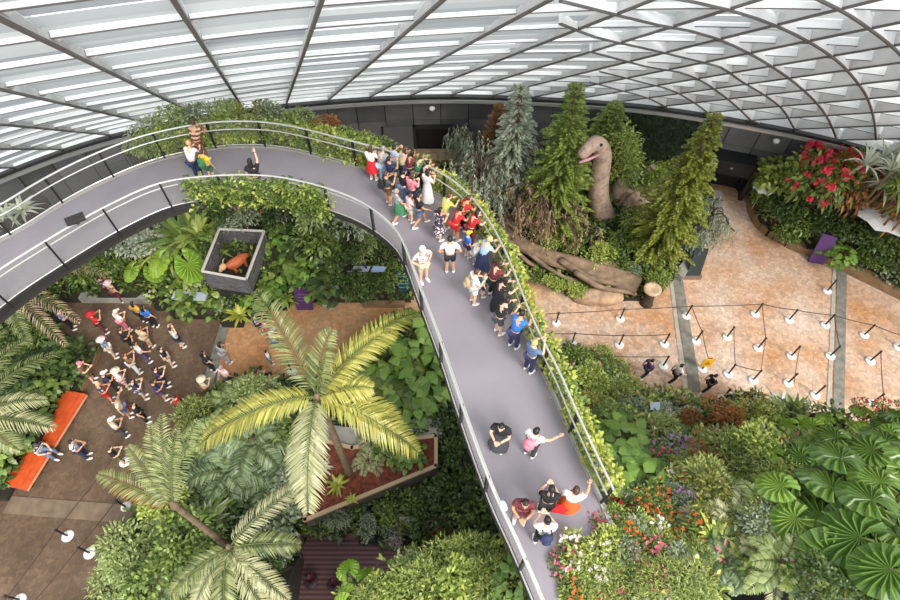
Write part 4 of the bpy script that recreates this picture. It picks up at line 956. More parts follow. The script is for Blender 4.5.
hl = [
 ('bush_mid',574,362,1.25,'mid green shrub at the far tip of the hillside by the railing'), ('bush_narrow',598,360,1.25,'narrow leaved shrub at the far tip next to the queue'), ('bush_mid',612,372,1.1,'mid green shrub nearest the first walking person'), ('bush_bright',592,382,1.3,'bright shrub behind the far tip'), ('bush_mid',622,398,1.0,'mid green shrub below the first walking person'), ('bush_narrow',612,396,1.3,'narrow leaved shrub in the second row from the far tip'), ('bush_white',664,412,.8,'variegated shrub under the person in white'), ('bush_grey',632,412,1.2,'grey green shrub left of the variegated one'), ('bush_olive',590,410,1.2,'olive shrub beside the creeper'), ('bush_mid',612,424,1.3,'mid green shrub between the creeper and the pinkish shrub'),
 ('bush_rust',716,414,1.1,'orange brown shrub below the person in black'), ('bush_rust',694,424,1.1,'orange brown shrub lower of the two near the edge'), ('bush_white',690,414,.75,'white leaved shrub beside the orange brown one'), ('bush_rust',732,424,1.0,'reddish shrub right of the orange brown pair'), ('bush_olive',750,414,1.1,'olive shrub at the paving edge'),
 ('strap_white',786,404,1.5,'grey green spiky plant rising over the queue paving'), ('strap_deep',796,410,1.3,'green spiky plant beside the grey one at the queue'), ('flower_purple',676,455,1.3,'greyish shrub with mauve blossom mid hillside'), ('flower_pink',662,470,1.1,'shrub with pink blossom left of the mauve one'), ('bush_rust',700,462,1.0,'reddish grey shrub right of the mauve one'),
 ('broad_bright',624,446,1.2,'bright broad leaved plant near the railing'), ('broad_bright',616,478,1.2,'bright broad leaved plant beside the railing end'), ('broad_bright',636,492,1.2,'bright broad leaved plant above the crimson flowers'), ('bush_grey',646,466,1.0,'grey shrub between the broad leaves and pink blossom'), ('flower_orange',652,505,1.0,'shrub with orange blossom right of the crimson flowers'),
 ('flower_red',628,520,.9,'shrub with crimson flowers at the railing end'), ('flower_pink',602,498,.7,'pink flowering shrub leaning on the outer railing'), ('flower_white',640,540,1.0,'shrub with white flowers below the crimson ones'), ('flower_white',590,556,1.0,'white flowering shrub overhanging the walkway'), ('flower_pink',572,566,.8,'pale pink flowering shrub overhanging the deck end'), ('flower_orange',672,528,1.0,'shrub with orange flecks mid lower hillside'), ('flower_purple',690,510,.9,'mauve flecked shrub in the lower hillside'),
 ('bush_narrow',600,580,1.1,'narrow leaved lime shrub at the photo bottom by the walkway'), ('bush_narrow',632,572,1.15,'narrow leaved lime shrub in the bottom row, second from the walkway'), ('bush_narrow',664,580,1.15,'narrow leaved lime shrub in the bottom row, third from the walkway'), ('bush_narrow',660,552,1.1,'narrow leaved shrub under the white flowers'), ('bush_narrow',690,556,1.1,'narrow leaved shrub left of the pale ferns'), ('bush_narrow',574,588,.9,'narrow leaved lime shrub at the deck end corner'), ('bush_narrow',695,586,1.1,'narrow leaved shrub at the edge of the dark hollow'), ('bush_narrow',700,486,1.25,'narrow leaved shrub mid hillside'), ('bush_olive',712,508,1.1,'olive shrub above the pale ferns'),
 ('fern_pale',738,516,1.25,'pale fern arching in the middle of the hillside'), ('fern_pale',704,544,1.0,'pale fern left over the dark hollow'), ('fern_pale',774,556,1.0,'pale fern hanging over the dark hollow'), ('fern_mid',790,560,1.3,'green fern at the right rim of the dark hollow'), ('fern_dark',728,560,1.2,'dark fern at the rim of the dark hollow'), ('bush_narrow',745,480,1.2,'narrow leaved shrub above the arching fern'), ('bush_bright',760,450,1.3,'bright shrub at mid height left of the giant leaves'), ('bush_narrow',728,450,1.2,'narrow leaved shrub right of the mauve shrub'), ('bush_narrow',780,486,1.2,'narrow leaved shrub beside the giant leaves'), ('bush_bright',770,425,1.1,'bright shrub below the spiky plants'), ('fern_mid',770,516,1.4,'fern between the pale fern and the giant leaves'), ('bush_grey',755,530,.9,'grey shrub beside the arching fern'),('strap_bright',715,535,1.1,'lime strap leaved clump left of the arching fern'),
 ('giant_a',846,458,1.05,'giant ribbed leaves at the upper middle of the right hillside'), ('giant_b',884,460,1.1,'giant ribbed leaves at the right photo edge, upper row'), ('giant_a',812,460,.95,'giant ribbed leaves at the upper left end of the giant group'), ('giant_a',866,482,1.1,'giant ribbed leaves between the upper and middle rows'), ('giant_b',826,484,1.05,'giant ribbed leaves left of the middle of the group'), ('giant_b',852,508,1.3,'giant ribbed leaves in the centre of the giant group'), ('giant_a',892,512,1.35,'giant ribbed leaves at the right, middle row'), ('giant_a',806,516,1.15,'giant ribbed leaves at the lower left of the group beside the ferns'), ('giant_b',836,540,1.3,'giant ribbed leaves above the spotted plant'), ('giant_a',880,546,1.4,'giant ribbed leaves in the lower right corner'), ('giant_lime',872,432,.95,'lime giant leaves on the hillside crest'), ('giant_lime',832,432,.9,'lime giant leaves on the crest left of the red flowers'), ('giant_a',902,438,1.0,'giant leaves on the crest at the right end'), ('giant_lime',804,434,.8,'small lime leaves below the spiky plants'), ('giant_lime',788,470,.8,'lime giant leaves left of the group, mid height'), ('giant_a',905,574,1.4,'giant leaves at the bottom right corner'),
 ('flower_red',868,416,.9,'red flowering shrub on the crest above the giant leaves'), ('flower_red',893,416,.9,'red flowering shrub at the crest right end'), ('strap_red',852,572,.9,'spotted rosette plant at the bottom of the hillside'), ('strap_bright',828,575,1.1,'green rosette beside the spotted one'), ('bush_deep',880,588,1.2,'dark shrub at the bottom right'), ('bush_deep',815,588,1.0,'dark shrub right of the hollow')]
for key, px, py, s, lab in hl: plant(key, H_hill.hit(px, py, s*.4), s*(.6 if 'narrow' in key and py > 500 else .8 if 'bush' in key or 'flower' in key else 1.0), lab)
for key, px, py, s, lab in [('bush_narrow',440,566,1.1,'lime narrow leaved shrub at the top of the front terrace'), ('bush_narrow',470,560,1.1,'lime narrow leaved shrub near the inner railing on the terrace'), ('bush_narrow',420,588,1.1,'lime shrub in the middle of the front terrace'), ('bush_bright',455,590,1.15,'bright shrub low on the front terrace'), ('bush_narrow',490,584,1.1,'lime shrub beside the inner railing end'), ('bush_bright',500,558,.9,'bright shrub touching the inner railing'), ('bush_bright',395,588,1.0,'bright shrub left on the front terrace'), ('giant_lime',358,592,1.0,'round leaved lime plant at the deck corner'), ('bush_narrow',380,600,1.0,'lime shrub right of the round leaved plant'), ('bush_pale',412,570,.9,'pale shrub at the rear left of the terrace'), ('broad_bright',512,584,.8,'plant with a yellow leaf against the inner railing')]:
    plant(key, H_front.hit(px, py, s*.4), s*.85, lab)

FILL = [('strap_lime','small lime strap leaved clump among the mixed hillside plants'), ('bush_narrow','small narrow leaved tuft among the mixed hillside plants'), ('strap_bright','small bright grassy clump among the mixed hillside plants'), ('bush_pale','small pale leafy tuft among the mixed hillside plants'), ('fern_mid','small green fern among the mixed hillside plants'), ('bush_grey','small grey green tuft among the mixed hillside plants'), ('bush_bright','small bright shrub among the mixed hillside plants')]
FLW = [('flower_pink','small pink flowering tuft on the lower hillside by the walkway'), ('flower_white','small white flowering tuft on the lower hillside by the walkway'), ('flower_white','small white flowering tuft on the lower hillside by the walkway'), ('flower_orange','small orange flowering tuft on the lower hillside by the walkway')]
n = 0
while n < 190:
    px, py = random.uniform(560, 800), (random.uniform(350, 600) if n % 2 else random.uniform(480, 605))
    q = H_hill.hit(px, py, .2)
    if not inpoly(q[0], q[1], H_hill.poly): continue
    if 690 < px < 815 and py > 545 or px > 630 and py < 412: continue
    key, lab = FILL[n % len(FILL)]; n += 1
    if px < 720 and py > 480 and n % 3 == 0: key, lab = FLW[n % 4]
    plant(key, q, random.uniform(.42, .72), lab, group='small mixed hillside plants')
n = 0
while n < 36:
    q = H_front.rand(1)[0]; key = ('strap_lime', 'bush_narrow', 'strap_bright', 'bush_pale')[n % 4]; n += 1
    plant(key, q, random.uniform(.4, .65), {'strap_lime':'small lime strap leaved clump on the front terrace', 'bush_narrow':'small narrow leaved tuft on the front terrace', 'strap_bright':'small grassy clump on the front terrace', 'bush_pale':'small pale leafy tuft on the front terrace'}[key], group='small terrace plants')
# ================================================================== palms with individual fronds
def palm(name, base, ztop, fronds, label, ml, trad=.16, lL=.75, lW=.06, pairs=44, cat='palm tree', droop=.35, arch=.8, mbark=None):
    """fronds: (photo px, photo py, height of tip relative to crown[, leaflet material])"""
    o = empty(name, tuple(base)); tag(o, label, cat)
    b = MB(); h = ztop-base[2]
    pr = [(trad*1.5, 0), (trad*1.1, .15)]
    k = max(4, int(h/.3))
    for i in range(k): z = .2+(h-.3)*i/k; pr += [(trad*(1.08-.25*i/k), z), (trad*(.98-.25*i/k), z+(h-.3)/k*.8)]
    pr += [(trad*1.15, h-.1), (trad*.5, h+.25)]
    b.lathe(pr, (0, 0, 0), mbark or M_bark, 10); b.build('trunk', o, True)
    top = np.array([0, 0, h])
    for f in fronds:
        tip = P(f[0], f[1], ztop+f[2])-np.array(base); m = f[3] if len(f) > 3 else ml
        d = tip-top; L = np.linalg.norm(d); mid = top+d*.45+np.array([0, 0, arch*L*.22]); q1 = top+d*.15+np.array([0, 0, arch*L*.14]); q2 = top+d*.78+np.array([0, 0, arch*L*.16])
        b = MB(); frond(b, [top, q1, mid, q2, tip], lL*min(1, L/3+.25), lW, pairs, m, M_stem, .035, .95, droop, .08); b.build('frond', o)
    return o
def vert_palm(bx, by, bz, cy):
    b = P(bx, by, bz); return b, b[2]+topz(b, cy)
b, zt = vert_palm(349, 472, 2.2, 398)
palm('palm_tree', b, zt, [(256,290,1.6,G['palmg']), (418,312,.5), (395,330,.9), (198,446,-.8), (215,432,-.5), (308,512,-1.6,G['palmp']), (302,490,-1.2,G['palmp']), (418,452,-1.0), (372,388,.5), (332,330,2.6,G['palmg']), (400,425,-.6)], 'tall palm with long yellow fronds growing from the wedge planter', G['palm'], .16, .85, .06, 52)
b, zt = vert_palm(228, 546, 3.2, 505)
palm('palm_tree', b, zt, [(150,424,2.0), (128,446,1.6), (98,474,.6), (178,428,2.6), (198,420,2.4), (112,482,.2,G['rust']), (162,414,2.4)], 'young palm with upright grey green fronds leaning over the square', G['palmg'], .13, .55, .045, 40, arch=.5)
b = H_center.hit(230, 548, 2.2); 
palm('palm_tree', b, b[2]+2.2, [(312,480,.2,G['palmp']), (288,600,-.5,G['palmp']), (195,608,-.4,G['palmp']), (268,612,-.4,G['palmp']), (170,596,-.2), (300,545,-.3), (225,620,-.2)], 'low palm with pale ribbed fronds beside the wooden deck', G['palmg'], .14, .62, .06, 40)
b = H_left.hit(-26, 420, 3.2)
palm('palm_tree', b, b[2]+3.2, [(62,352,.2), (46,400,.1,G['palmp']), (30,338,.8), (55,428,-.6,G['palmp']), (5,330,1.2), (20,450,-.6)], 'palm at the west edge with grey arching fronds over the bench bed', G['palmg'], .16, .7, .05, 44)
b = H_left.hit(44, 320)
palm('palm_tree', b, b[2]+3.6, [(10,322,-1.2), (18,300,-.6), (96,264,.3), (108,275,.0,G['brown']), (66,345,-1.6,G['brown']), (30,345,-1.6), (80,322,-1.2,G['brown']), (60,262,.8), (22,275,.4)], 'drooping palm with brown old fronds below the walkway', G['palmg'], .2, .6, .05, 36)

# ================================================================== planter with the palm, slabs, deck
zt = 2.2
M_mulch = mat('red_brown_mulch', (112,58,40), .95, 0, .5, 5)
PT = [(305,520), (436,466), (436,436), (395,442), (352,448), (322,440), (304,470)]
pl = empty('wedge_planter', tuple(P(360, 480, 0))); tag(pl, 'wedge shaped raised planter of red brown mulch under the tall palm', 'planter')
poly = [P(x, y, zt)[:2] for x, y in PT]; c0 = np.array(P(360, 480, 0)[:2])
b = MB(); b.prism([np.array(p)-c0 for p in poly], 0, zt-.04, mat('planter_wall', (84,80,68), .85, 0, .3, 2), M_mulch); b.build('planter_box', pl)
b = MB(); cc = np.mean(poly, 0)
for i in range(len(poly)):
    p, q = np.array(poly[i]), np.array(poly[(i+1) % len(poly)]); t = (q-p)/np.linalg.norm(q-p); n = np.array([-t[1], t[0]])*.09; mid = (p+q)/2-c0
    b.box((mid[0], mid[1], zt), (np.linalg.norm(q-p)+.12, .16, .14), mat('planter_rim', (186,158,126), .7), math.atan2(t[1], t[0]))
b.build('rim', pl)
class Flat:
    def __init__(s, z): s.z = z
    def hit(s, x, y, up=0): q = P(x, y, s.z+up); q[2] = s.z; return q
FP = Flat(zt)
for key, x, y, s_, lab in [('strap_lime',338,486,.75,'yellow green rosette in the wedge planter'), ('fern_pale',368,462,1.0,'pale fern right of the palm trunk in the planter'), ('broad_bright',410,456,.75,'bright broad leaved plant at the planter right end'), ('broad_mid',392,452,.8,'broad leaved plant in the planter behind the bright one'), ('strap_white',322,468,.7,'pale pinkish leaved plant at the planter left'), ('fern_pale',372,444,.9,'pale fern behind the palm trunk'), ('strap_lime',352,500,.4,'small yellow rosette at the planter front rim')]:
    plant(key, FP.hit(x, y), s_, lab)
def slab(name, pts, z, h, m, label, cat):
    b = MB(); b.prism([P(x, y, z)[:2] for x, y in pts], 0 if h is None else z-h, z, m); return tag(b.build(name), label, cat)
slab('stone_slab', [(300,432), (322,424), (372,430), (366,447), (352,449), (322,441), (304,452)], 2.0, None, M_conc, 'pale grey slab behind the palm trunk', 'slab')
slab('stone_slab', [(376,434), (398,420), (440,418), (442,434), (396,441)], 2.0, None, M_conc, 'pale grey slab behind the right planter end', 'slab')
def plank_mat():
    m, nt, b, o = new_mat('purple_brown_planks'); tc = nt.nodes.new('ShaderNodeTexCoord'); wv = nt.nodes.new('ShaderNodeTexWave'); wv.inputs['Scale'].default_value = 1.6; wv.bands_direction = 'Y'; wv.inputs['Distortion'].default_value = .6
    r = nt.nodes.new('ShaderNodeValToRGB'); r.color_ramp.elements[0].color = lin((58,34,36)); r.color_ramp.elements[1].color = lin((100,66,64)); nt.links.new(tc.outputs['Object'], wv.inputs['Vector']); nt.links.new(wv.outputs['Fac'], r.inputs['Fac']); nt.links.new(r.outputs['Color'], b.inputs['Base Color']); b.inputs['Roughness'].default_value = .6; return m
M_plank = plank_mat()
b = MB(); b.prism([(1.5, -3), (16, -3), (16, 6), (3, 6)], .02, .06, M_rockd); struct(b.build('floor_hollow_shade'), 'dark sheet in the hillside hollow, coloured to stand in for shade', 'floor')  # dark sheet added so the hollow gets its shade from colour
b = MB(); b.prism([P(x, y, .35)[:2] for x, y in [(300,540), (312,532), (416,548), (440,640), (292,640)]], 0, .35, M_plank); tag(b.build('wooden_deck'), 'dark purple brown wooden deck at the foot of the garden', 'deck')
for x, y, lab in ((312,582,'dark rosette in a pot on the wooden deck, left one'), (335,586,'dark rosette in a pot on the wooden deck, right one')):
    q = P(x, y, .35); o = empty('potted_plant', tuple(q)); tag(o, lab.replace(', left one', ' further from the lime plant').replace(', right one', ' nearer the lime plant'), 'potted plant')
    b = MB(); b.lathe([(.2, 0), (.3, .3), (.26, .31)], (0, 0, 0), M_dsteel, 12); b.build('pot', o, True); d = link('foliage', PROTO['strap_dark']['foliage'], o, (0, 0, .3)); d.scale = (.55, .55, .6)
# ================================================================== dinosaur statue
def dino():
    g = .9
    B = P(604, 230, g)                                     # foot of the neck
    hd = lambda x, y, z: P(x, y, z)
    # neck line in the vertical plane through the neck; heights solved from the photo
    def at(px, py, Y):
        d = ray(px, py); t = Y/d[1]; return np.array([d[0]*t, Y, CAMH+d[2]*t])
    Y0 = B[1]+1.0
    neck = [at(613, 236, Y0+1.2), at(602, 214, Y0), at(598, 195, Y0-.3), at(600, 176, Y0-.45), at(603, 158, Y0-.55), at(602, 147, Y0-.7), at(596, 141, Y0-1.0)]
    body = [at(655, 185, Y0+2.8), at(634, 196, Y0+1.8), at(618, 216, Y0+1.0)]
    o = empty('dinosaur_statue', (B[0], B[1]+2, g)); tag(o, 'long necked brown dinosaur statue rising from the shrubs on the island', 'dinosaur statue')
    m, nt, pb, out = new_mat('brown_scaly_hide')
    tc = nt.nodes.new('ShaderNodeTexCoord'); v = nt.nodes.new('ShaderNodeTexVoronoi'); v.inputs['Scale'].default_value = 4.5; n = nt.nodes.new('ShaderNodeTexNoise'); n.inputs['Scale'].default_value = 1.6; n.inputs['Detail'].default_value = 6
    nt.links.new(tc.outputs['Object'], v.inputs['Vector']); nt.links.new(tc.outputs['Object'], n.inputs['Vector'])
    r = nt.nodes.new('ShaderNodeValToRGB'); r.color_ramp.elements[0].position = .25; r.color_ramp.elements[0].color = lin((104,80,68)); r.color_ramp.elements[1].position = .75; r.color_ramp.elements[1].color = lin((196,168,148))
    ad = nt.nodes.new('ShaderNodeMath'); ad.operation = 'MULTIPLY_ADD'; ad.inputs[1].default_value = .35; nt.links.new(v.outputs['Distance'], ad.inputs[0]); nt.links.new(n.outputs['Fac'], ad.inputs[2]); nt.links.new(ad.outputs[0], r.inputs['Fac']); nt.links.new(r.outputs['Color'], pb.inputs['Base Color']); pb.inputs['Roughness'].default_value = .8
    bp = nt.nodes.new('ShaderNodeBump'); bp.inputs['Strength'].default_value = .5; nt.links.new(v.outputs['Distance'], bp.inputs['Height']); nt.links.new(bp.outputs[0], pb.inputs['Normal'])
    # one continuous body: torso, tail, neck, head and four legs grown from a skeleton
    V = []; E = []; R = []
    def add(p, r, par=None):
        V.append(tuple(np.array(p)-np.array(o.location))); R.append(r); k = len(V)-1
        if par is not None: E.append((par, k))
        return k
    n0 = add(neck[0]+[0, .3, -.2], 1.25); bo = add(body[1]+[0, 0, -1.15], 1.85, n0); bh = add(body[0]+[0, 0, -1.3], 1.65, bo)
    tq = bh
    tv = (body[0]-body[1]); tv[2] = 0; tv /= np.linalg.norm(tv)
    for i, (d_, r_) in enumerate(((1.6, .8), (3.0, .42), (4.2, .2))): tq = add(body[0]+tv*d_*.55+[0, 0, -1.9-.35*i], r_, tq)
    p = n0
    for q, r_ in zip(neck[1:], (.8, .66, .58, .54, .52, .46)): p = add(q, r_, p)
    h1 = add(at(588, 148, Y0-1.6), .4, p); h2 = add(at(580, 157, Y0-2.1), .28, h1)
    sd_ = np.array([-tv[1], tv[0], 0])
    for ref, off in ((neck[0]+[0, .3, 0], .75), (neck[0]+[0, .3, 0], -.75), (body[0], .8), (body[0], -.8)):
        par = n0 if ref[1] < Y0+2 else bh
        top = np.array(ref)+sd_*off; k1 = add((top[0], top[1], g+1.5), .45, par); add((top[0], top[1], g+.1), .36, k1)
    me = skin_mesh(V, E, R, 2, 'dinosaur_body'); me.materials.clear(); me.materials.append(m)
    link('body', me, o)
    loc = np.array(o.location)
    b = MB()                                                # eyes, nostril ridge and mouth
    for s in (-1, 1):
        e = at(594, 147, Y0-1.35)-loc+sd_*0+np.array([s*.32, -.12, .22]); b.ell(e, (.09, .09, .09), M_black, 8, 6)
    b.build('eye', o, True)
    b = MB(); a1 = at(600, 153, Y0-1.5)-loc; a2 = at(588, 158, Y0-2.0)-loc; a3 = at(579, 162, Y0-2.25)-loc
    b.tube([a1+[0, -.1, 0], a2+[0, -.12, 0], a3+[0, -.05, 0]], [.07, .09, .06], mat('pink_lip', (208,150,156), .5), 6); b.build('mouth_line', o, True)
def skin_mesh(V, E, R, sub, name):
    me = bpy.data.meshes.new(name+'_sk'); me.from_pydata([tuple(map(float, v)) for v in V], E, []); me.update()
    o = bpy.data.objects.new(name+'_sk', me); COL.objects.link(o)
    sk = o.modifiers.new('s', 'SKIN'); sk.use_smooth_shade = True
    for i, v in enumerate(me.skin_vertices[0].data):
        r = R[i]; v.radius = (r, r) if not hasattr(r, '__len__') else r; v.use_root = (i == 0)
    if sub: u = o.modifiers.new('u', 'SUBSURF'); u.levels = sub; u.render_levels = sub
    dg = bpy.context.evaluated_depsgraph_get(); dg.update()
    r = bpy.data.meshes.new_from_object(o.evaluated_get(dg)); r.name = name
    r.polygons.foreach_set('use_smooth', np.ones(len(r.polygons), dtype=bool))
    bpy.data.objects.remove(o); bpy.data.meshes.remove(me)
    return r
dino()

# ================================================================== fallen log, rocks, stump
def log():
    M_log = mat('grey_brown_driftwood', (132,110,88), .9, 0, .4, 2.5)
    pts = [P(496, 222, 1.1), P(515, 240, 1.3), P(545, 256, 1.2), P(580, 266, 1.1), P(612, 276, 1.0), P(638, 286, .9)]
    c = spline(pts, 22); o0 = pts[0]; o = empty('fallen_log', tuple(o0)); tag(o, 'long grey brown fallen trunk lying along the island front', 'log')
    V = []; rr = np.random.default_rng(3); K = 12; T = np.gradient(c, axis=0)
    b = MB(); n = len(c)
    for i in range(n):
        t = T[i]/np.linalg.norm(T[i]); s = np.cross(t, [0, 0, 1]); s /= np.linalg.norm(s); u = np.cross(s, t); R = .32+.32*(i/n)
        for k in range(K):
            q = 6.2832*k/K; r_ = R*(1+.16*math.sin(q*3+i*.15)+.1*math.sin(q*5+1.3)); V.append(c[i]-o0+s*r_*math.cos(q)+u*r_*math.sin(q))
    F = [(i*K+k, i*K+(k+1) % K, (i+1)*K+(k+1) % K, (i+1)*K+k) for i in range(n-1) for k in range(K)]+[tuple(range(K)), tuple((n-1)*K+k for k in range(K))[::-1]]
    b.add(V, F, M_log); b.build('trunk', o, True)
    for a, bb, cc, dd, r0 in (((496,222), (512,246), (528,262), (535,266), .2), ((512,238), (540,262), (560,275), (578,281), .17), ((560,260), (590,278), (615,284), (634,292), .24), ((575,272), (600,287), (622,291), (636,294), .2)):
        b = MB(); b.tube(spline([P(*a, 1.5)-o0, P(*bb, 1.25)-o0, P(*cc, .95)-o0, P(*dd, .75)-o0], 12), np.linspace(r0, r0*.55, 12), M_log, 7); b.build('root', o, True)
log()
for x, y, z, r, lab, sd_ in [(490,228,.5,(1.25,.9,.85),'large flat tan boulder under the root end of the log',1), (510,217,.8,(.5,.45,.5),'small pale boulder behind the log root end',2), (500,256,.3,(.8,.7,.7),'round tan boulder at the island front corner by the railing',3), (598,266,.6,(1.2,.7,.75),'tan boulder behind the lower end of the log',4), (600,294,.25,(1.5,.6,.7),'long brown boulder in front of the lower log end',5)]:
    q = P(x+14 if x < 495 else x, y+3, z); b = MB(); b.ell((0, 0, 0), r, M_rock, 16, 10, noise=.12, seed=sd_); o = b.build('boulder', None, True, tuple(q)); tag(o, lab, 'rock')
q = P(646, 303, .0); o = empty('tree_stump', tuple(q)); tag(o, 'dark brown sawn tree stump with pale cut face beside the round shrub', 'stump')
b = MB(); b.lathe([(.42, 0), (.34, .2), (.3, .8), (.36, 1.25)], (0, 0, 0), M_barkd, 12); b.build('trunk', o, True)
b = MB(); b.lathe([(.5, 1.25), (.52, 1.4), (.36, 1.43), (.34, 1.41), (.18, 1.44), (.16, 1.42), (.02, 1.44)], (0, 0, 0), mat('pale_cut_wood', (196,166,138), .8, 0, .25, 8), 14); b.build('cut_face', o, True)

# ================================================================== crate with animal figure
def crate():
    zt_, zb = 4.6, 2.6
    T = [P(202, 271, zt_), P(246, 279, zt_), P(264, 231, zt_), P(219, 229, zt_)]; B = [P(212, 288, zb), P(252, 294, zb), P(268, 249, zb), P(225, 247, zb)]
    c = (T[0]+T[2])/2; c[2] = zb; o = empty('wooden_crate', tuple(c)); tag(o, 'open weathered grey slatted crate on the bank under the walkway', 'crate')
    M_cr = mat('weathered_grey_wood', (96,94,96), .85, 0, .35, 4); M_rim = mat('pale_wood_rim', (176,170,160), .8)
    for i in range(4):
        j = (i+1) % 4; b = MB()
        for k in range(6):
            f0, f1 = k/6+.015, (k+1)/6-.015
            a0, a1 = B[i]+(T[i]-B[i])*f0-c, B[j]+(T[j]-B[j])*f0-c; b0, b1 = B[i]+(T[i]-B[i])*f1-c, B[j]+(T[j]-B[j])*f1-c
            n = np.cross(a1-a0, b0-a0); n /= np.linalg.norm(n); n = -n*.07
            b.add([a0, a1, b1, b0, a0+n, a1+n, b1+n, b0+n], [(0, 1, 2, 3), (7, 6, 5, 4), (0, 4, 5, 1), (1, 5, 6, 2), (2, 6, 7, 3), (3, 7, 4, 0)], M_cr)
        b.tube([B[i]-c, T[i]-c], .07, M_cr, 4); b.build('slatted_side', o)
        b = MB(); b.tube([T[i]-c, T[j]-c], .085, M_rim, 4); b.build('rim', o)
    b = MB(); b.add([v*[1, 1, 1]-c+[0, 0, .04] for v in B]+[v-c-[0, 0, .06] for v in B], [(0, 1, 2, 3), (7, 6, 5, 4), (0, 4, 5, 1), (1, 5, 6, 2), (2, 6, 7, 3), (3, 7, 4, 0)], M_soil); b.build('crate_floor', o)
    b = MB(); Bc = np.array(B).mean(0)
    b.prism([(p-c)[:2]*.9+(Bc-c)[:2]*.1 for p in np.array(B)], -2.6, -.06, M_rockd); b.build('plinth', o)
    return c, Bc
cc, Bc = crate()
def statue():
    z0 = 2.66; q = P(236, 268, z0); q = np.array([Bc[0], Bc[1]-.1, z0]); o = empty('animal_figure', tuple(q)); tag(o, 'orange brown young dinosaur figure with pale head inside the slatted crate', 'animal figure')
    M_or = mat('orange_brown_skin', (186,98,58), .6, 0, .25, 3)
    V = [(.35,.4,.95), (.0,.0,.92), (-.3,-.35,1.0), (-.55,-.6,1.22), (.6,.8,.8), (.8,1.15,.55), (.85,1.35,.4)]; E = [(0, 1), (1, 2), (2, 3), (0, 4), (4, 5), (5, 6)]; R = [.42, .42, .3, .22, .3, .15, .07]
    for x, y, a in ((-.05, -.35, 2), (-.45, -.05, 2), (.15, .6, 0), (.65, .3, 0)): V += [(x, y, .45), (x, y-.05, .06)]; k = len(V); E += [(a, k-2), (k-2, k-1)]; R += [.14, .1]
    me = skin_mesh(V, E, R, 2, 'figure_body'); me.materials.clear(); me.materials.append(M_or); link('body', me, o)
    b = MB(); b.ell((-.72, -.8, 1.28), (.3, .36, .24), mat('pale_tan_head', (212,170,132), .6), 12, 8); b.ell((-.85, -1.05, 1.2), (.17, .24, .14), MATS['pale_tan_head'], 10, 6)
    for s in (-1, 1): b.ell((-.72+s*.17, -.86-s*.1, 1.42), (.045, .045, .045), M_black, 6, 5)
    b.build('head', o, True)
    o.scale = (.68, .68, .68)
    b = MB(); b.tube([(-.7, -.62, 1.45), (-.62, -.5, 1.75), (-.5, -.38, 1.85)], [.06, .04, .015], MATS['pale_tan_head'], 6); b.build('horn', o, True)
statue()

# ================================================================== signs, boards, bench, parasols
def board(name, a, bpx, c_, d_, z, label, cat, m, thick=.12, z2=None, feet=True):
    """standing board: a,b foot corners on height z; c,d upper corners on height z2"""
    A, Bq, Cq, D = P(*a, z), P(*bpx, z), P(*c_, z2), P(*d_, z2); o = empty(name, tuple((A+Bq)/2)); tag(o, label, cat); L = np.array(o.location)
    n = np.cross(Bq-A, D-A); n /= np.linalg.norm(n); n = n*thick*(1 if n@(np.array((A+Cq)/2)-[0, 0, CAMH]) > 0 else -1); b = MB(); q = [A-L, Bq-L, Cq-L, D-L]
    b.add(q+[v+n for v in q], [(0, 1, 2, 3), (7, 6, 5, 4), (0, 4, 5, 1), (1, 5, 6, 2), (2, 6, 7, 3), (3, 7, 4, 0)], m); b.build('panel', o)
    return o, q, n
M_purple = mat('purple_sign', (84,50,104), .5)
o, q, n = board('purple_sign', (808,262), (823,265), (838,238), (823,234), 0.02, 'upright purple sign panel standing at the brown kerb', 'sign', M_purple, z2=2.1)
b = MB(); u = np.array(q[1])-q[0]; v = np.array(q[3])-q[0]
for k in range(4): p = np.array(q[0])+u*.18+v*(.35+.12*k)-n*.1; b.add([p, p+u*.6, p+u*.6+v*.035, p+v*.035], [(0, 1, 2, 3)], mat('pale_violet', (150,120,170), .6))
b.build('text_block', o)
o, q, n = board('purple_sign', (297,310), (313,310), (309,289), (293,289), .02, 'upright purple sign panel on the orange path below the bank', 'sign', M_purple, z2=1.7)
b = MB(); u = np.array(q[1])-q[0]; v = np.array(q[3])-q[0]
for k in range(3): p = np.array(q[0])+u*.2+v*(.45+.14*k)-n*.1; b.add([p, p+u*.6, p+u*.6+v*.03, p+v*.03], [(0, 1, 2, 3)], MATS['pale_violet'])
b.build('text_block', o)
o, q, n = board('info_board', (686,276), (700,276), (709,249), (696,248), .25, 'black information board tilted on a stand at the island kerb', 'sign', mat('black_green_board', (30,38,36), .6, 0, 0, 8, .3), z2=1.6)
b = MB(); u = np.array(q[1])-q[0]; v = np.array(q[3])-q[0]
for k in range(6): p = np.array(q[0])+u*.12+v*(.2+.1*k)-n*.08; b.add([p, p+u*(.7-.05*(k % 3)), p+u*(.7-.05*(k % 3))+v*.03, p+v*.03], [(0, 1, 2, 3)], mat('board_print', (104,124,118), .6))
b.build('text_block', o)
b = MB(); b.box(((q[0]+q[1])/2)+[0, .15, -.12], (1.1, .5, .26), mat('board_foot', (128,106,88), .8)); b.build('foot', o)
o, q, n = board('teal_board', (401,300), (414,300), (409,272), (394,272), .02, 'dark teal information board leaning under the walkway edge', 'sign', mat('dark_teal', (36,62,76), .4), z2=2.3)
b = MB(); u = np.array(q[1])-q[0]; v = np.array(q[3])-q[0]
for k in range(4): p = np.array(q[0])+u*.1+v*(.45+.13*k)-n*.1; b.add([p, p+u*.8, p+u*.8+v*.03, p+v*.03], [(0, 1, 2, 3)], mat('teal_print', (110,150,160), .6))
b.build('text_block', o)
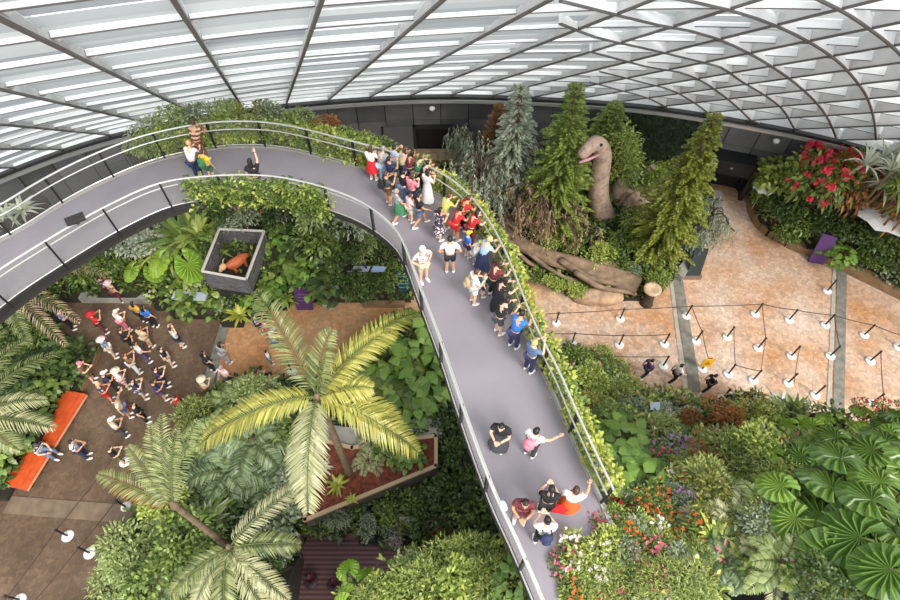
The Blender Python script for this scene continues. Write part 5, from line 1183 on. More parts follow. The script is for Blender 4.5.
# lavender panel sculpture on the bank
q = H_under.hit(364, 270, 1.0); o = empty('lavender_sculpture', tuple(q)); tag(o, 'pale lavender plank like sculpture with a dark ring on the bank', 'sculpture')
M_lav = mat('pale_lavender', (186,190,220), .5, 0, .12, 4)
b = MB(); b.prism([(-1.15,-.05), (-.9,-.2), (.25,-.16), (.35,.14), (-.8,.16)], 1.0, 1.12, M_lav); b.build('long_plank', o)
b = MB(); b.prism([(.42,-.2), (1.15,-.16), (1.22,.1), (.5,.16)], 1.0, 1.12, mat('pale_blue', (150,166,210), .5)); b.build('short_plank', o)
b = MB(); qq = np.linspace(0, math.pi, 12); b.tube([(-.25+.4*math.cos(a), 0, 1.1+.45*math.sin(a)) for a in qq], .06, M_dsteel, 6); b.build('ring', o, True)
b = MB(); [b.box((x, 0, .5), (.08, .08, 1.0), M_dsteel) for x in (-.8, .3, .9)]; b.build('support', o)
q = H_under.hit(190, 296, .8); o = empty('pale_slab_seat', tuple(q)); tag(o, 'pale blue grey slab on supports between plants at the square edge', 'slab')
b = MB(); b.box((0, 0, .8), (1.9, .5, .14), mat('pale_blue_grey', (168,176,186), .6), -.05); b.build('top', o); b = MB(); [b.box((x, 0, .37), (.2, .3, .74), M_conc) for x in (-.6, .6)]; b.build('support', o)
# blue vehicle-like panel near the railing on the island
q = H_mid.hit(496, 203, .7); o = empty('blue_canoe', tuple(q), -.5); tag(o, 'dark blue canoe shaped panel among shrubs behind the red shirts', 'canoe')
b = MB(); n = 9; V = []; 
for i in range(n):
    x = -1.4+2.8*i/(n-1); w_ = .42*math.sqrt(max(.02, 1-(x/1.45)**2)); V += [(x, -w_, .75+.1*x*x*.3), (x, -w_*.5, .4), (x, w_*.5, .4), (x, w_, .75+.1*x*x*.3)]
F = [(4*i+k, 4*i+k+1, 4*(i+1)+k+1, 4*(i+1)+k) for i in range(n-1) for k in range(3)]+[(4*i, 4*i+4, 4*i+7, 4*i+3) for i in range(n-1)]+[(0, 3, 2, 1), (4*n-4, 4*n-3, 4*n-2, 4*n-1)]
b.add(V, F, mat('dark_blue', (44,56,92), .4)); b.build('hull', o); b = MB(); b.tube([(-1.4, -.1, .82), (0, -.45, .76), (1.4, -.1, .82)], .04, mat('pale_blue', (150,166,210), .5), 5); b.build('rim', o)
b = MB(); b.box((0, 0, .2), (1.3, .4, .4), M_barkd); b.build('cradle', o)
# bench
A, B2, C2, D2 = P(4, 484, .5), P(26, 490, .5), P(86, 394, .5), P(64, 390, .5); mid = (A+B2+C2+D2)/4; mid[2] = 0
o = empty('orange_bench', tuple(mid)); tag(o, 'long orange red wooden bench at the edge of the lower square', 'bench')
M_or = mat('orange_red_wood', (206,84,36), .55, 0, .2, 2.5)
ax = (C2-B2); ax /= np.linalg.norm(ax); sx_ = (A-B2); sx_ -= ax*(sx_@ax)
for k in range(4):
    f0, f1 = k/4+.008, (k+1)/4-.008; b = MB(); q = [(B2+sx_*f0-mid), (B2+sx_*f1-mid), (C2+sx_*f1-mid), (C2+sx_*f0-mid)]; b.prism([v[:2] for v in q], .44, .52, M_or); b.build('seat_plank', o)
b = MB(); e = [B2-mid, C2-mid]; b.prism([e[0][:2], e[1][:2], (e[1]+sx_*.04)[:2], (e[0]+sx_*.04)[:2]], .3, .44, mat('pale_edge_wood', (226,160,120), .6)); b.build('edge_board', o)
for f in np.linspace(.06, .94, 5): 
    b = MB(); p = B2+(C2-B2)*f-mid; b.prism([(p+sx_*.1-ax*.06)[:2], (p+sx_*.9-ax*.06)[:2], (p+sx_*.9+ax*.06)[:2], (p+sx_*.1+ax*.06)[:2]], 0, .44, M_barkd); b.build('leg', o)
# white parasols
for x, y, s_, lab in ((886,216,1.7,'wide white parasol half hidden in the right bed'), (764,188,.75,'small white parasol beside the black doorway')):
    q = H_right.hit(x, y, 1.9); o = empty('parasol', tuple(q)); tag(o, lab, 'parasol')
    b = MB(); b.tube([(0, 0, 0), (0, 0, 2.5)], .03, M_steel, 6); b.build('pole', o)
    b = MB(); V = [(0, 0, 2.5)]; 
    for k in range(16):
        a = 6.2832*k/16; r_ = s_*(1 if k % 2 == 0 else .9); V.append((r_*math.cos(a), r_*math.sin(a), 1.9 if k % 2 == 0 else 1.98))
    b.add(V, [(0, 1+k, 1+(k+1) % 16) for k in range(16)], M_white); b.build('canopy', o)
# small white sign frame in the dark garden
q = H_center.hit(405, 522, .8); o = empty('small_sign', tuple(q)); tag(o, 'small white framed sign in the dark garden below the planter', 'sign')
b = MB(); b.tube([(0, 0, 0), (0, 0, .8)], .025, M_dsteel, 5); b.build('stake', o)
b = MB(); b.box((0, -.03, .95), (.42, .03, .5), M_conc, R=Matrix.Rotation(-.7, 3, 'X')); b.build('plate', o)
q = H_hill.hit(652, 410, .8); o = empty('small_sign', tuple(q)); tag(o, 'small pale blue plate among shrubs below the walking people', 'sign')
b = MB(); b.tube([(0, 0, 0), (0, 0, 1.1)], .025, M_dsteel, 5); b.build('stake', o); b = MB(); b.box((0, -.03, 1.2), (.42, .03, .35), mat('pale_blue_plate', (188,202,222), .5), R=Matrix.Rotation(-.7, 3, 'X')); b.build('plate', o)

# ================================================================== queue stanchions with belts
SH = 1.0
def stan_proto():
    base = MB(); base.lathe([(.27, 0), (.27, .03), (.2, .055), (.05, .075)], (0, 0, 0), M_white, 16)
    pole = MB(); pole.tube([(0, 0, .06), (0, 0, SH-.04)], .045, M_black, 8)
    head = MB(); head.lathe([(.05, 0), (.062, .02), (.062, .1), (.03, .12)], (0, 0, SH-.06), M_black, 10)
    return base.data('stanchion_base', True), pole.data('stanchion_pole'), head.data('stanchion_head')
SB, SPO, SHD = stan_proto()
M_belt = mat('brown_queue_belt', (84,66,54), .7)
ST = {}
def stanchion(key, x, y, label):
    q = P(x, y, .015); o = empty('queue_stanchion', tuple(q)); tag(o, label, 'stanchion', 'queue stanchions')
    link('base', SB, o); link('pole', SPO, o); link('head', SHD, o); ST[key] = (o, q)
def belt(k1, k2=None, to=None):
    o, q = ST[k1]; e = (ST[k2][1] if k2 is not None else P(to[0], to[1], SH))-q; e = np.array([e[0], e[1], SH-.02]); s = np.array([0, 0, SH-.02]); t = (e-s)/np.linalg.norm(e-s)
    pts = [s+(e-s)*f-np.array([0, 0, .05*math.sin(math.pi*f)]) for f in np.linspace(0, 1, 7)]
    n = np.array([-t[1], t[0], 0])*.006; b = MB(); A = np.array(pts); ribbox(b, A-n-[0, 0, .03], A+n-[0, 0, .03], A-n+[0, 0, .03], A+n+[0, 0, .03], M_belt); b.build('belt', o)
SL = {
 'a0':(556,323,'stanchion nearest the walkway railing, upper belt'), 'a1':(620,319,'stanchion below the long log boulder'), 'a2':(686,316,'upper stanchion beside the grey drain strip'), 'a3':(755,314,'upper stanchion where two belts meet, mid paving'), 'a4':(789,320,'upper stanchion second to the right of the belt corner'), 'a5':(825,325,'upper stanchion on the drain strip below the purple sign'), 'a6':(864,335,'upper stanchion right of the drain strip'), 'a7':(898,347,'upper stanchion at the right photo edge'),
 'b0':(572,343,'stanchion nearest the walkway railing, second belt'), 'b1':(619,345,'stanchion in the middle of the second belt'), 'b2':(664,344,'stanchion ending the second belt left of the drain strip'), 'c2':(663,366,'stanchion between the two leftmost walking people'), 'd1':(696,341,'stanchion right of the drain strip above the yellow sign'), 'd2':(702,369,'stanchion carrying the yellow sign'),
 'e1':(727,337,'stanchion at the top of the short inner belt'), 'e2':(728,374,'stanchion at the bottom left of the inner belt corner'), 'e3':(753,380,'stanchion at the bottom right of the inner belt corner'), 'f1':(758,348,'stanchion below the corner where two belts meet'), 'g1':(791,356,'stanchion standing alone above the spiky plant'), 'g2':(788,383,'stanchion half hidden by the spiky plant'), 'h1':(830,356,'stanchion touching the right drain strip'), 'h2':(815,395,'stanchion at the hillside edge left of the drain strip'), 'i1':(870,361,'stanchion right of the drain strip, middle row'), 'i2':(872,403,'stanchion above the red flowers'), 'j1':(827,291,'lone stanchion on the drain strip below the purple sign'), 'k1':(722,399,'stanchion at the edge of the orange brown shrubs'),
 'l1':(126,507,'lower square stanchion nearest the young palm fronds'), 'l2':(90,553,'lower square stanchion in the middle of the three rows'), 'l3':(68,536,'lower square stanchion nearest the bench side'), 'l4':(115,576,'lower square stanchion beside the pale shrubs'), 'l5':(125,462,'lower square stanchion next to the visitor in black and green'), 'l6':(20,600,'lower square stanchion by the lower photo edge'), 'l7':(292,372,'stanchion on the orange path behind the tall palm')}
for k, (x, y, lab) in SL.items(): stanchion(k, x, y, lab)
for a, b_ in (('a0','a1'), ('a1','a2'), ('a2','a3'), ('a3','a4'), ('a4','a5'), ('a5','a6'), ('a6','a7'), ('b0','b1'), ('b1','b2'), ('a2','d1'), ('d1','d2'), ('e1','e2'), ('e2','e3'), ('a3','f1'), ('f1','e3'), ('a5','h1'), ('i1','i2'), ('l1','l2'), ('l5','l3')): belt(a, b_)
for a, to in (('a0',(520,314)), ('b0',(538,333)), ('c2',(600,356)), ('a7',(930,342)), ('l2',(30,606)), ('l3',(0,606)), ('l4',(72,618)), ('l1',(175,418)), ('l5',(185,405)), ('i2',(884,450)), ('l7',(335,372)), ('g1',(794,384)), ('l4',(160,512))): belt(a, to=to)
q = ST['d2'][1]; o = empty('yellow_sign', (q[0]-.05, q[1]-.1, 0)); tag(o, 'yellow caution sign hung on a stanchion beside the person in black', 'sign')
b = MB(); b.box((0, -.02, .92), (.56, .05, .78), mat('yellow_plastic', (240,186,20), .5)); b.build('panel', o)
b = MB(); b.add([(-.17, -.055, .75), (.17, -.055, .75), (0, -.055, 1.08)], [(0, 1, 2)], mat('sign_orange', (206,110,30), .6)); b.build('symbol', o)
b = MB(); b.box((0, 0, 1.34), (.2, .03, .06), M_black); b.build('hook', o)
# ================================================================== people
SK = [mat('skin_light', (226,180,150), .6), mat('skin_mid', (204,152,118), .6), mat('skin_tan', (166,114,82), .6)]
M_eye = mat('eye_dark', (30,24,22), .3); M_lip = mat('lip', (176,92,86), .5); M_sole = mat('shoe_white', (224,222,218), .6)
C = lambda n, rgb: mat('cloth_'+n, rgb, .8)
CL = dict(white=C('white',(232,232,228)), cream=C('cream',(222,208,182)), grey=C('grey',(150,152,156)), dgrey=C('dark_grey',(70,72,78)), black=C('black',(30,30,34)), navy=C('navy',(40,48,82)), blue=C('blue',(40,110,190)), teal=C('teal',(60,140,140)), sky=C('pale_blue',(164,190,216)), denim=C('denim',(92,116,148)), red=C('red',(204,34,40)), maroon=C('maroon',(110,42,52)), pink=C('pink',(226,130,150)), palepink=C('pale_pink',(232,196,196)), yellow=C('yellow',(240,200,30)), mustard=C('mustard',(200,156,46)), lime=C('yellow_green',(196,204,90)), green=C('green',(60,120,80)), olive=C('olive',(104,104,70)), orange=C('orange',(226,96,40)), purple=C('purple',(92,74,120)), brown=C('brown',(120,88,62)), khaki=C('khaki',(176,152,116)), beige=C('beige',(206,184,152)))
HAIR = dict(black=mat('hair_black', (28,24,24), .5), brown=mat('hair_brown', (74,50,36), .5), blond=mat('hair_blond', (206,170,112), .5), grey=mat('hair_grey', (150,146,140), .5))
def stripes(name, a, b, sc, ax='Z'):
    if name in MATS: return MATS[name]
    m, nt, pb, o = new_mat(name); tc = nt.nodes.new('ShaderNodeTexCoord'); wv = nt.nodes.new('ShaderNodeTexWave'); wv.bands_direction = ax; wv.inputs['Scale'].default_value = sc
    r = nt.nodes.new('ShaderNodeValToRGB'); r.color_ramp.interpolation = 'CONSTANT'; r.color_ramp.elements[1].position = .5; r.color_ramp.elements[0].color = lin(a); r.color_ramp.elements[1].color = lin(b)
    nt.links.new(tc.outputs['Object'], wv.inputs['Vector']); nt.links.new(wv.outputs['Fac'], r.inputs['Fac']); nt.links.new(r.outputs['Color'], pb.inputs['Base Color']); pb.inputs['Roughness'].default_value = .8; MATS[name] = m; return m
def blotch(name, a, b, sc):
    if name in MATS: return MATS[name]
    m, nt, pb, o = new_mat(name); tc = nt.nodes.new('ShaderNodeTexCoord'); v = nt.nodes.new('ShaderNodeTexVoronoi'); v.inputs['Scale'].default_value = sc
    r = nt.nodes.new('ShaderNodeValToRGB'); r.color_ramp.interpolation = 'CONSTANT'; r.color_ramp.elements[1].position = .42; r.color_ramp.elements[0].color = lin(a); r.color_ramp.elements[1].color = lin(b)
    nt.links.new(tc.outputs['Object'], v.inputs['Vector']); nt.links.new(v.outputs['Distance'], r.inputs['Fac']); nt.links.new(r.outputs['Color'], pb.inputs['Base Color']); pb.inputs['Roughness'].default_value = .8; MATS[name] = m; return m
CL['stripe_navy'] = stripes('cloth_navy_stripes', (236,234,232), (46,52,84), 2.6); CL['stripe_maroon'] = stripes('cloth_maroon_stripes', (206,180,150), (120,56,50), 2.2)
CL['print_dark'] = blotch('cloth_dark_print', (220,196,200), (60,54,72), 9); CL['print_light'] = blotch('cloth_light_print', (200,120,120), (232,224,218), 9); CL['print_blue'] = blotch('cloth_blue_print', (226,226,230), (98,112,150), 8); CL['print_red'] = blotch('cloth_red_print', (206,60,70), (230,224,220), 8)

def J(**k):
    """joint positions of a 1.7 m figure facing +Y"""
    d = dict(pelvis=(0,0,.95), belly=(0,0,1.1), chest=(0,.0,1.3), neck=(0,0,1.46), nk2=(0,.015,1.54), head=(0,.03,1.63),
             lhip=(-.09,0,.9), rhip=(.09,0,.9), lkn=(-.1,.02,.5), rkn=(.1,.02,.5), lan=(-.11,-.02,.09), ran=(.11,-.02,.09), lto=(-.12,.13,.04), rto=(.12,.13,.04),
             lsh=(-.185,0,1.4), rsh=(.185,0,1.4), lel=(-.25,-.02,1.13), rel=(.25,-.02,1.13), lwr=(-.26,.06,.9), rwr=(.26,.06,.9))
    d.update(k); return {a: np.array(b, float) for a, b in d.items()}
POSES = dict(
 stand=J(),
 walk=J(lkn=(-.09,.2,.52), lan=(-.1,.26,.1), lto=(-.1,.41,.07), rkn=(.1,-.02,.5), ran=(.11,-.3,.16), rto=(.12,-.2,.05), rel=(.24,.1,1.14), rwr=(.22,.3,1.0), lel=(-.24,-.14,1.15), lwr=(-.25,-.12,.92)),
 phone=J(lel=(-.27,.16,1.2), rel=(.27,.16,1.2), lwr=(-.09,.36,1.42), rwr=(.09,.36,1.42)),
 look=J(lel=(-.25,.1,1.14), rel=(.25,.1,1.14), lwr=(-.08,.32,1.2), rwr=(.08,.32,1.2), head=(0,.09,1.6), nk2=(0,.05,1.53)),
 wave=J(rel=(.38,.08,1.52), rwr=(.52,.2,1.78)),
 high=J(rel=(.26,.06,1.66), rwr=(.24,.14,1.92), lel=(-.25,.02,1.14)),
 armsup=J(lel=(-.34,.06,1.56), rel=(.34,.06,1.56), lwr=(-.14,.12,1.78), rwr=(.14,.12,1.78)),
 lean=J(pelvis=(0,-.06,.95), belly=(0,-.01,1.1), chest=(0,.07,1.28), neck=(0,.14,1.42), nk2=(0,.18,1.5), head=(0,.22,1.58), lsh=(-.185,.13,1.36), rsh=(.185,.13,1.36), lel=(-.26,.26,1.16), rel=(.26,.26,1.16), lwr=(-.16,.48,1.2), rwr=(.16,.48,1.2), lhip=(-.09,-.06,.9), rhip=(.09,-.06,.9)),
 spread=J(lel=(-.42,.06,1.34), rel=(.42,.06,1.34), lwr=(-.64,.14,1.36), rwr=(.62,.2,1.4)),
 hips=J(lel=(-.36,-.08,1.16), rel=(.36,-.08,1.16), lwr=(-.2,.04,1.0), rwr=(.2,.04,1.0)),
 sit=J(pelvis=(0,0,.55), belly=(0,.03,.7), chest=(0,.07,.9), neck=(0,.1,1.06), nk2=(0,.13,1.13), head=(0,.17,1.21), lhip=(-.1,.02,.54), rhip=(.1,.02,.54), lkn=(-.13,.44,.53), rkn=(.13,.44,.53), lan=(-.13,.44,.1), ran=(.13,.44,.1), lto=(-.14,.6,.04), rto=(.14,.6,.04), lsh=(-.185,.09,1.0), rsh=(.185,.09,1.0), lel=(-.25,.2,.78), rel=(.25,.2,.78), lwr=(-.12,.4,.7), rwr=(.12,.4,.7)),
 squat=J(pelvis=(0,-.12,.42), belly=(0,-.06,.56), chest=(0,.05,.74), neck=(0,.12,.88), nk2=(0,.16,.94), head=(0,.2,1.02), lhip=(-.1,-.1,.4), rhip=(.1,-.1,.4), lkn=(-.16,.24,.5), rkn=(.16,.24,.5), lan=(-.14,.0,.1), ran=(.14,.0,.1), lto=(-.16,.16,.04), rto=(.16,.16,.04), lsh=(-.18,.1,.83), rsh=(.18,.1,.83), lel=(-.25,.26,.62), rel=(.25,.26,.62), lwr=(-.08,.4,.66), rwr=(.08,.4,.66)))
BR = dict(pelvis=(.15,.11), belly=(.135,.1), chest=(.16,.11), neck=(.062,.06), nk2=.055, lhip=.095, rhip=.095, lkn=.062, rkn=.062, lan=.042, ran=.042, lto=.035, rto=.035, lsh=.06, rsh=.06, lel=.045, rel=.045, lwr=.031, rwr=.031)
ED = [('pelvis','belly'), ('belly','chest'), ('chest','neck'), ('neck','nk2'), ('pelvis','lhip'), ('pelvis','rhip'), ('lhip','lkn'), ('rhip','rkn'), ('lkn','lan'), ('rkn','ran'), ('lan','lto'), ('ran','rto'), ('chest','lsh'), ('chest','rsh'), ('lsh','lel'), ('rsh','rel'), ('lel','lwr'), ('rel','rwr')]
def sk(j, names, edges, extra, grow, sub=1, name='m'):
    idx = {n: i for i, n in enumerate(names)}
    V = [extra[n][0] if n in extra else j[n] for n in names]; R = []
    for n in names:
        r = extra[n][1] if n in extra else BR[n]
        R.append(tuple(x+grow for x in r) if hasattr(r, '__len__') else r+grow)
    return skin_mesh(V, [(idx[a], idx[b]) for a, b in edges], R, sub, name)
def mesh_arrays(me):
    V = np.array([v.co[:] for v in me.vertices]); return V, [tuple(p.vertices) for p in me.polygons]
CACHE = {}
def frame(d):
    d = d/np.linalg.norm(d); s = np.cross(d, [0, 0, 1.]); s = s/np.linalg.norm(s) if np.linalg.norm(s) > .05 else np.array([1., 0, 0]); return d, s, np.cross(s, d)
def hand(b, w, d, m, side):
    d, s, u = frame(d); s = s*1.0; p = w+d*.02
    R = np.column_stack([s, d, u]); b.ell(w+d*.055, (.04, .055, .016), m, 8, 6, R=R)
    for k, (off, ln) in enumerate(((-.03, .062), (-.01, .075), (.011, .07), (.03, .052))):
        a = w+d*.095+s*off; b.tube([a, a+d*ln*.55-u*.006, a+d*ln*.9-u*.028], [.0095, .009, .006], m, 5)
    a = w+d*.03+s*.03*side; b.tube([a, a+s*.03*side+d*.03-u*.008, a+s*.034*side+d*.06-u*.014], [.012, .01, .007], m, 5)
def body_mesh(pose):
    if ('b', pose) in CACHE: return CACHE['b', pose]
    j = POSES[pose]; me = sk(j, list(BR), ED, {}, 0, 1, 'b'); V, F = mesh_arrays(me); bpy.data.meshes.remove(me)
    b = MB(); skm = SK[0]; b.add(V, F, skm); h = j['head']
    n = len(b.f); hd = MB(); hd.ell((0, 0, 0), (.078, .098, .118), skm, 16, 12); HV = hd.v[0].copy()
    for v in HV:                                            # chin, brow and nose
        if v[1] > 0:
            if v[2] < -.03: v[0] *= .86; v[1] *= .98
            nz = math.exp(-((v[0]/.018)**2))*math.exp(-(((v[2]+.012)/.03)**2)); v[1] += .026*nz
            ez = math.exp(-(((abs(v[0])-.032)/.016)**2))*math.exp(-(((v[2]-.012)/.014)**2)); v[1] -= .008*ez
    b.add(HV+h, hd.f, skm)
    for s in (-1, 1):
        b.ell(h+np.array([s*.08, -.005, -.005]), (.012, .022, .032), skm, 6, 5); b.ell(h+np.array([s*.032, .088, .014]), (.012, .009, .008), M_eye, 6, 5)
    b.ell(h+np.array([0, .09, -.058]), (.024, .01, .007), M_lip, 8, 5)
    for s, e, w in ((-1, 'lel', 'lwr'), (1, 'rel', 'rwr')): hand(b, j[w], j[w]-j[e], skm, -s)
    CACHE['b', pose] = b.data('person_body_'+pose, True); return CACHE['b', pose]
def lerp(a, b, t): return a+(b-a)*t
def top_mesh(pose, sleeve):
    k = ('t', pose, sleeve)
    if k in CACHE: return CACHE[k]
    j = POSES[pose]; names = ['pelvis', 'belly', 'chest', 'neck', 'lsh', 'rsh']; ed = [('pelvis','belly'), ('belly','chest'), ('chest','neck'), ('chest','lsh'), ('chest','rsh')]; ex = {'neck': (lerp(j['chest'], j['neck'], .8), (.075, .07))}
    if sleeve > 0:
        for s in 'lr':
            if sleeve < 1: ex[s+'x'] = (lerp(j[s+'sh'], j[s+'el'], .62), .058); names.append(s+'x'); ed.append((s+'sh', s+'x'))
            else: ex[s+'y'] = (lerp(j[s+'el'], j[s+'wr'], .92), .036); names += [s+'el', s+'y']; ed += [(s+'sh', s+'el'), (s+'el', s+'y')]
    CACHE[k] = sk(j, names, ed, ex, .022, 1, 'shirt_'+pose); CACHE[k].materials.append(CL['white']); return CACHE[k]
def leg_mesh(pose, ln):
    k = ('l', pose, ln)
    if k in CACHE: return CACHE[k]
    j = POSES[pose]; names = ['pelvis', 'lhip', 'rhip']; ed = [('pelvis','lhip'), ('pelvis','rhip')]; ex = {}
    for s in 'lr':
        if ln == 'short': ex[s+'x'] = (lerp(j[s+'hip'], j[s+'kn'], .86), .085); names.append(s+'x'); ed.append((s+'hip', s+'x'))
        else: ex[s+'y'] = (lerp(j[s+'kn'], j[s+'an'], .93), .055); names += [s+'kn', s+'y']; ed += [(s+'hip', s+'kn'), (s+'kn', s+'y')]
    CACHE[k] = sk(j, names, ed, ex, .018, 1, 'trousers_'+pose); CACHE[k].materials.append(CL['navy']); return CACHE[k]
def skirt_mesh(pose, ln):
    k = ('s', pose, ln)
    if k in CACHE: return CACHE[k]
    j = POSES[pose]; b = MB(); z1 = .52 if ln == 'mid' else .2; w = j['belly']; K = 20; V = []; prof = [(0., .145, .115), (.2, .185, .15), (.6, .23, .2), (1., .29, .25)]
    mid = (lerp(j['lkn'], j['lan'], .0 if ln == 'mid' else .7)+lerp(j['rkn'], j['ran'], .0 if ln == 'mid' else .7))/2
    for t, rx, ry in prof:
        c = lerp(w, np.array([mid[0], mid[1], min(z1, w[2]-.2)]), t)
        for q in range(K): a = 6.2832*q/K; f = 1+.06*t*math.cos(5*a); V.append((c[0]+rx*math.cos(a)*f, c[1]+ry*math.sin(a)*f, c[2]))
    F = [(i*K+q, i*K+(q+1) % K, (i+1)*K+(q+1) % K, (i+1)*K+q) for i in range(3) for q in range(K)]; b.add(V, [f[::-1] for f in F], CL['red']); CACHE[k] = b.data('skirt_'+pose, True); return CACHE[k]
def shoe_mesh(pose, s):
    k = ('f', pose, s)
    if k in CACHE: return CACHE[k]
    j = POSES[pose]; a, t = j[s+'an'], j[s+'to']; d = t-a; d[2] = 0; d /= np.linalg.norm(d); sd_ = np.array([-d[1], d[0], 0]); c = a+d*.07; c[2] = max(.045, min(a[2], t[2]+.05)-.04)
    b = MB(); R = np.column_stack([d, sd_, [0, 0, 1.]]); b.ell(c, (.14, .055, .05), M_sole, 10, 7, R=R); b.ell(a+[0, 0, -.02], (.055, .05, .06), M_sole, 8, 6); CACHE[k] = b.data('shoe', True); return CACHE[k]
def hair_mesh(pose, kind):
    k = ('h', pose, kind)
    if k in CACHE: return CACHE[k]
    h = POSES[pose]['head']; b = MB(); e = MB(); e.ell((0, 0, 0), (.09, .11, .128), HAIR['black'], 16, 12); V = e.v[0].copy()
    for v in V:
        if v[1] > .02 and v[2] < .05: v *= .72          # leave the face free
        if v[2] < -.06: v *= .8
    b.add(V+h+[0, -.012, .014], e.f, HAIR['black'])
    if kind == 'long': b.ell(h+np.array([0, -.075, -.13]), (.098, .052, .2), HAIR['black'], 12, 8)
    if kind == 'tail': b.tube([h+[0, -.1, .04], h+[0, -.17, 0], h+[0, -.16, -.16]], [.035, .04, .015], HAIR['black'], 7)
    if kind == 'bun': b.ell(h+np.array([0, -.1, .1]), (.05, .05, .05), HAIR['black'], 8, 6)
    CACHE[k] = b.data('hair_'+kind, True); return CACHE[k]
def cap_mesh(pose, kind):
    k = ('c', pose, kind)
    if k in CACHE: return CACHE[k]
    h = POSES[pose]['head']; b = MB(); b.lathe([(.105, .02), (.108, .06), (.085, .12), (.03, .15)], h, CL['white'], 14, .94, 1.1)
    if kind == 'cap': b.prism([(h[0]-.075, h[1]+.08), (h[0]+.075, h[1]+.08), (h[0]+.055, h[1]+.2), (h[0]-.055, h[1]+.2)], h[2]+.03, h[2]+.042, CL['white'])
    else: b.lathe([(.1, .03), (.21, .005), (.21, .018), (.1, .045)], h, CL['white'], 16)
    CACHE[k] = b.data('hat_'+kind, True); return CACHE[k]
def setmat(o, m, slot=0): o.material_slots[slot].link = 'OBJECT'; o.material_slots[slot].material = m
NP = [0]
def person(px, py, z, head, pose, label, top='white', bot=('long', 'navy'), hair=('short', 'black'), skin=0, sleeve=.5, hat=None, sc=1.0, shoe='white', group=None, loc=None):
    """head = compass heading in degrees (0 away from the camera, 90 to the photo's right)"""
    q = P(px, py, z) if loc is None else np.array(loc); sc = sc*random.uniform(.97, 1.02)
    o = link('person', body_mesh(pose)); o.location = tuple(q); o.rotation_euler = (0, 0, -math.radians(head)); o.scale = (sc*1.04, sc*1.04, sc)
    setmat(o, SK[skin]); tag(o, label, 'person')
    def ch(name, me, m): c = link(name, me, o); setmat(c, m); return c
    ch('hair', hair_mesh(pose, hair[0]), HAIR[hair[1]])
    ch('shirt', top_mesh(pose, sleeve), CL[top])
    kind, col = bot
    if kind in ('mid', 'maxi'): ch('skirt', skirt_mesh(pose, kind), CL[col])
    else: ch('shorts' if kind == 'short' else 'trousers', leg_mesh(pose, kind), CL[col])
    for s in 'lr': ch('shoe', shoe_mesh(pose, s), CL[shoe])
    if hat: ch('hat', cap_mesh(pose, hat[0]), CL[hat[1]])
    return o
def pack_data():
    b = MB(); b.ell((0, 0, 0), (.16, .1, .23), CL['black'], 12, 8); b.ell((0, -.09, -.06), (.11, .05, .12), CL['black'], 10, 6); return b.data('pack', True)
PK = pack_data()
def backpack(p, col, label, side=0.0):
    h = p.rotation_euler[2]; d = np.array([-math.sin(h), math.cos(h)]); s = np.array([d[1], -d[0]]); sc = p.scale[2]
    base = np.array(p.location[:2])-d*.24*sc+s*side; o = empty('backpack', (base[0], base[1], p.location[2]+1.22*sc), h); tag(o, label, 'backpack'); c = link('pack_body', PK, o); setmat(c, CL[col]) 
    for x in (-.1, .1): b = MB(); b.tube([(x, .07, .16), (x, .15, .19), (x, .2, .1)], .018, CL[col], 5); b.build('strap', o)
    return o
def bag(p, col, label, dx, dy, z=.62, size=(.42,.12,.36)):
    h = p.rotation_euler[2]; d = np.array([-math.sin(h), math.cos(h)]); s = np.array([d[1], -d[0]]); q = np.array(p.location[:2])+s*dx+d*dy
    o = empty('shopping_bag', (q[0], q[1], p.location[2]+z), h); tag(o, label, 'bag'); b = MB(); b.box((0, 0, 0), size, CL[col], taper=.86); b.build('bag_body', o)
    b = MB(); b.tube([(-.1, 0, size[2]/2), (-.06, 0, size[2]/2+.14), (.06, 0, size[2]/2+.14), (.1, 0, size[2]/2)], .012, CL[col], 5); b.build('handle', o); return o
B_ = BZ+.005
# ---- on the walkway, near end
p = person(529,455,B_,40,'wave','person in white shirt waving with one arm on the near walkway','white',('long','dgrey'),skin=0); backpack(p,'pink','pink backpack on the waving person in white')
person(498,448,B_,200,'look','long haired person in black with wide trousers looking at a phone','black',('maxi','dgrey'),('long','black'),skin=0)
person(519,519,B_,190,'look','person in maroon top with black bag, left of the group by the railing cloth','maroon',('short','maroon'),('long','black'),skin=1)
p = person(543,511,B_,10,'look','person in black top standing in the middle of the near group','black',('long','black'),('tail','black'),sc=.98); bag(p,'red','bright red bag held beside the person in black',.36,-.05,.55)
person(565,511,B_,15,'high','person in white top and orange skirt raising a phone, right of the near group','white',('mid','orange'),('short','brown'),skin=1)
p = person(539,541,B_,0,'look','person with navy backpack at the front of the near group','white',('long','black'),('bun','black')); backpack(p,'navy','navy backpack on the person at the front of the near group')
# ---- on the far bend
person(201,179,B_,10,'lean','blond person in white shirt leaning at the far railing','white',('long','navy'),('short','blond'))
person(206,161,B_,10,'lean','person in striped maroon top at the far railing behind the blond one','stripe_maroon',('long','brown'),('short','brown'),skin=1,sc=1.05)
p = person(214,181,B_,20,'stand','child in yellow shirt beside the blond person','yellow',('short','green'),('short','brown'),sc=.86); backpack(p,'green','small green backpack on the child in yellow')
person(262,196,B_,-10,'high','dark haired person raising one arm alone on the far bend','black',('long','black'),('long','black'))
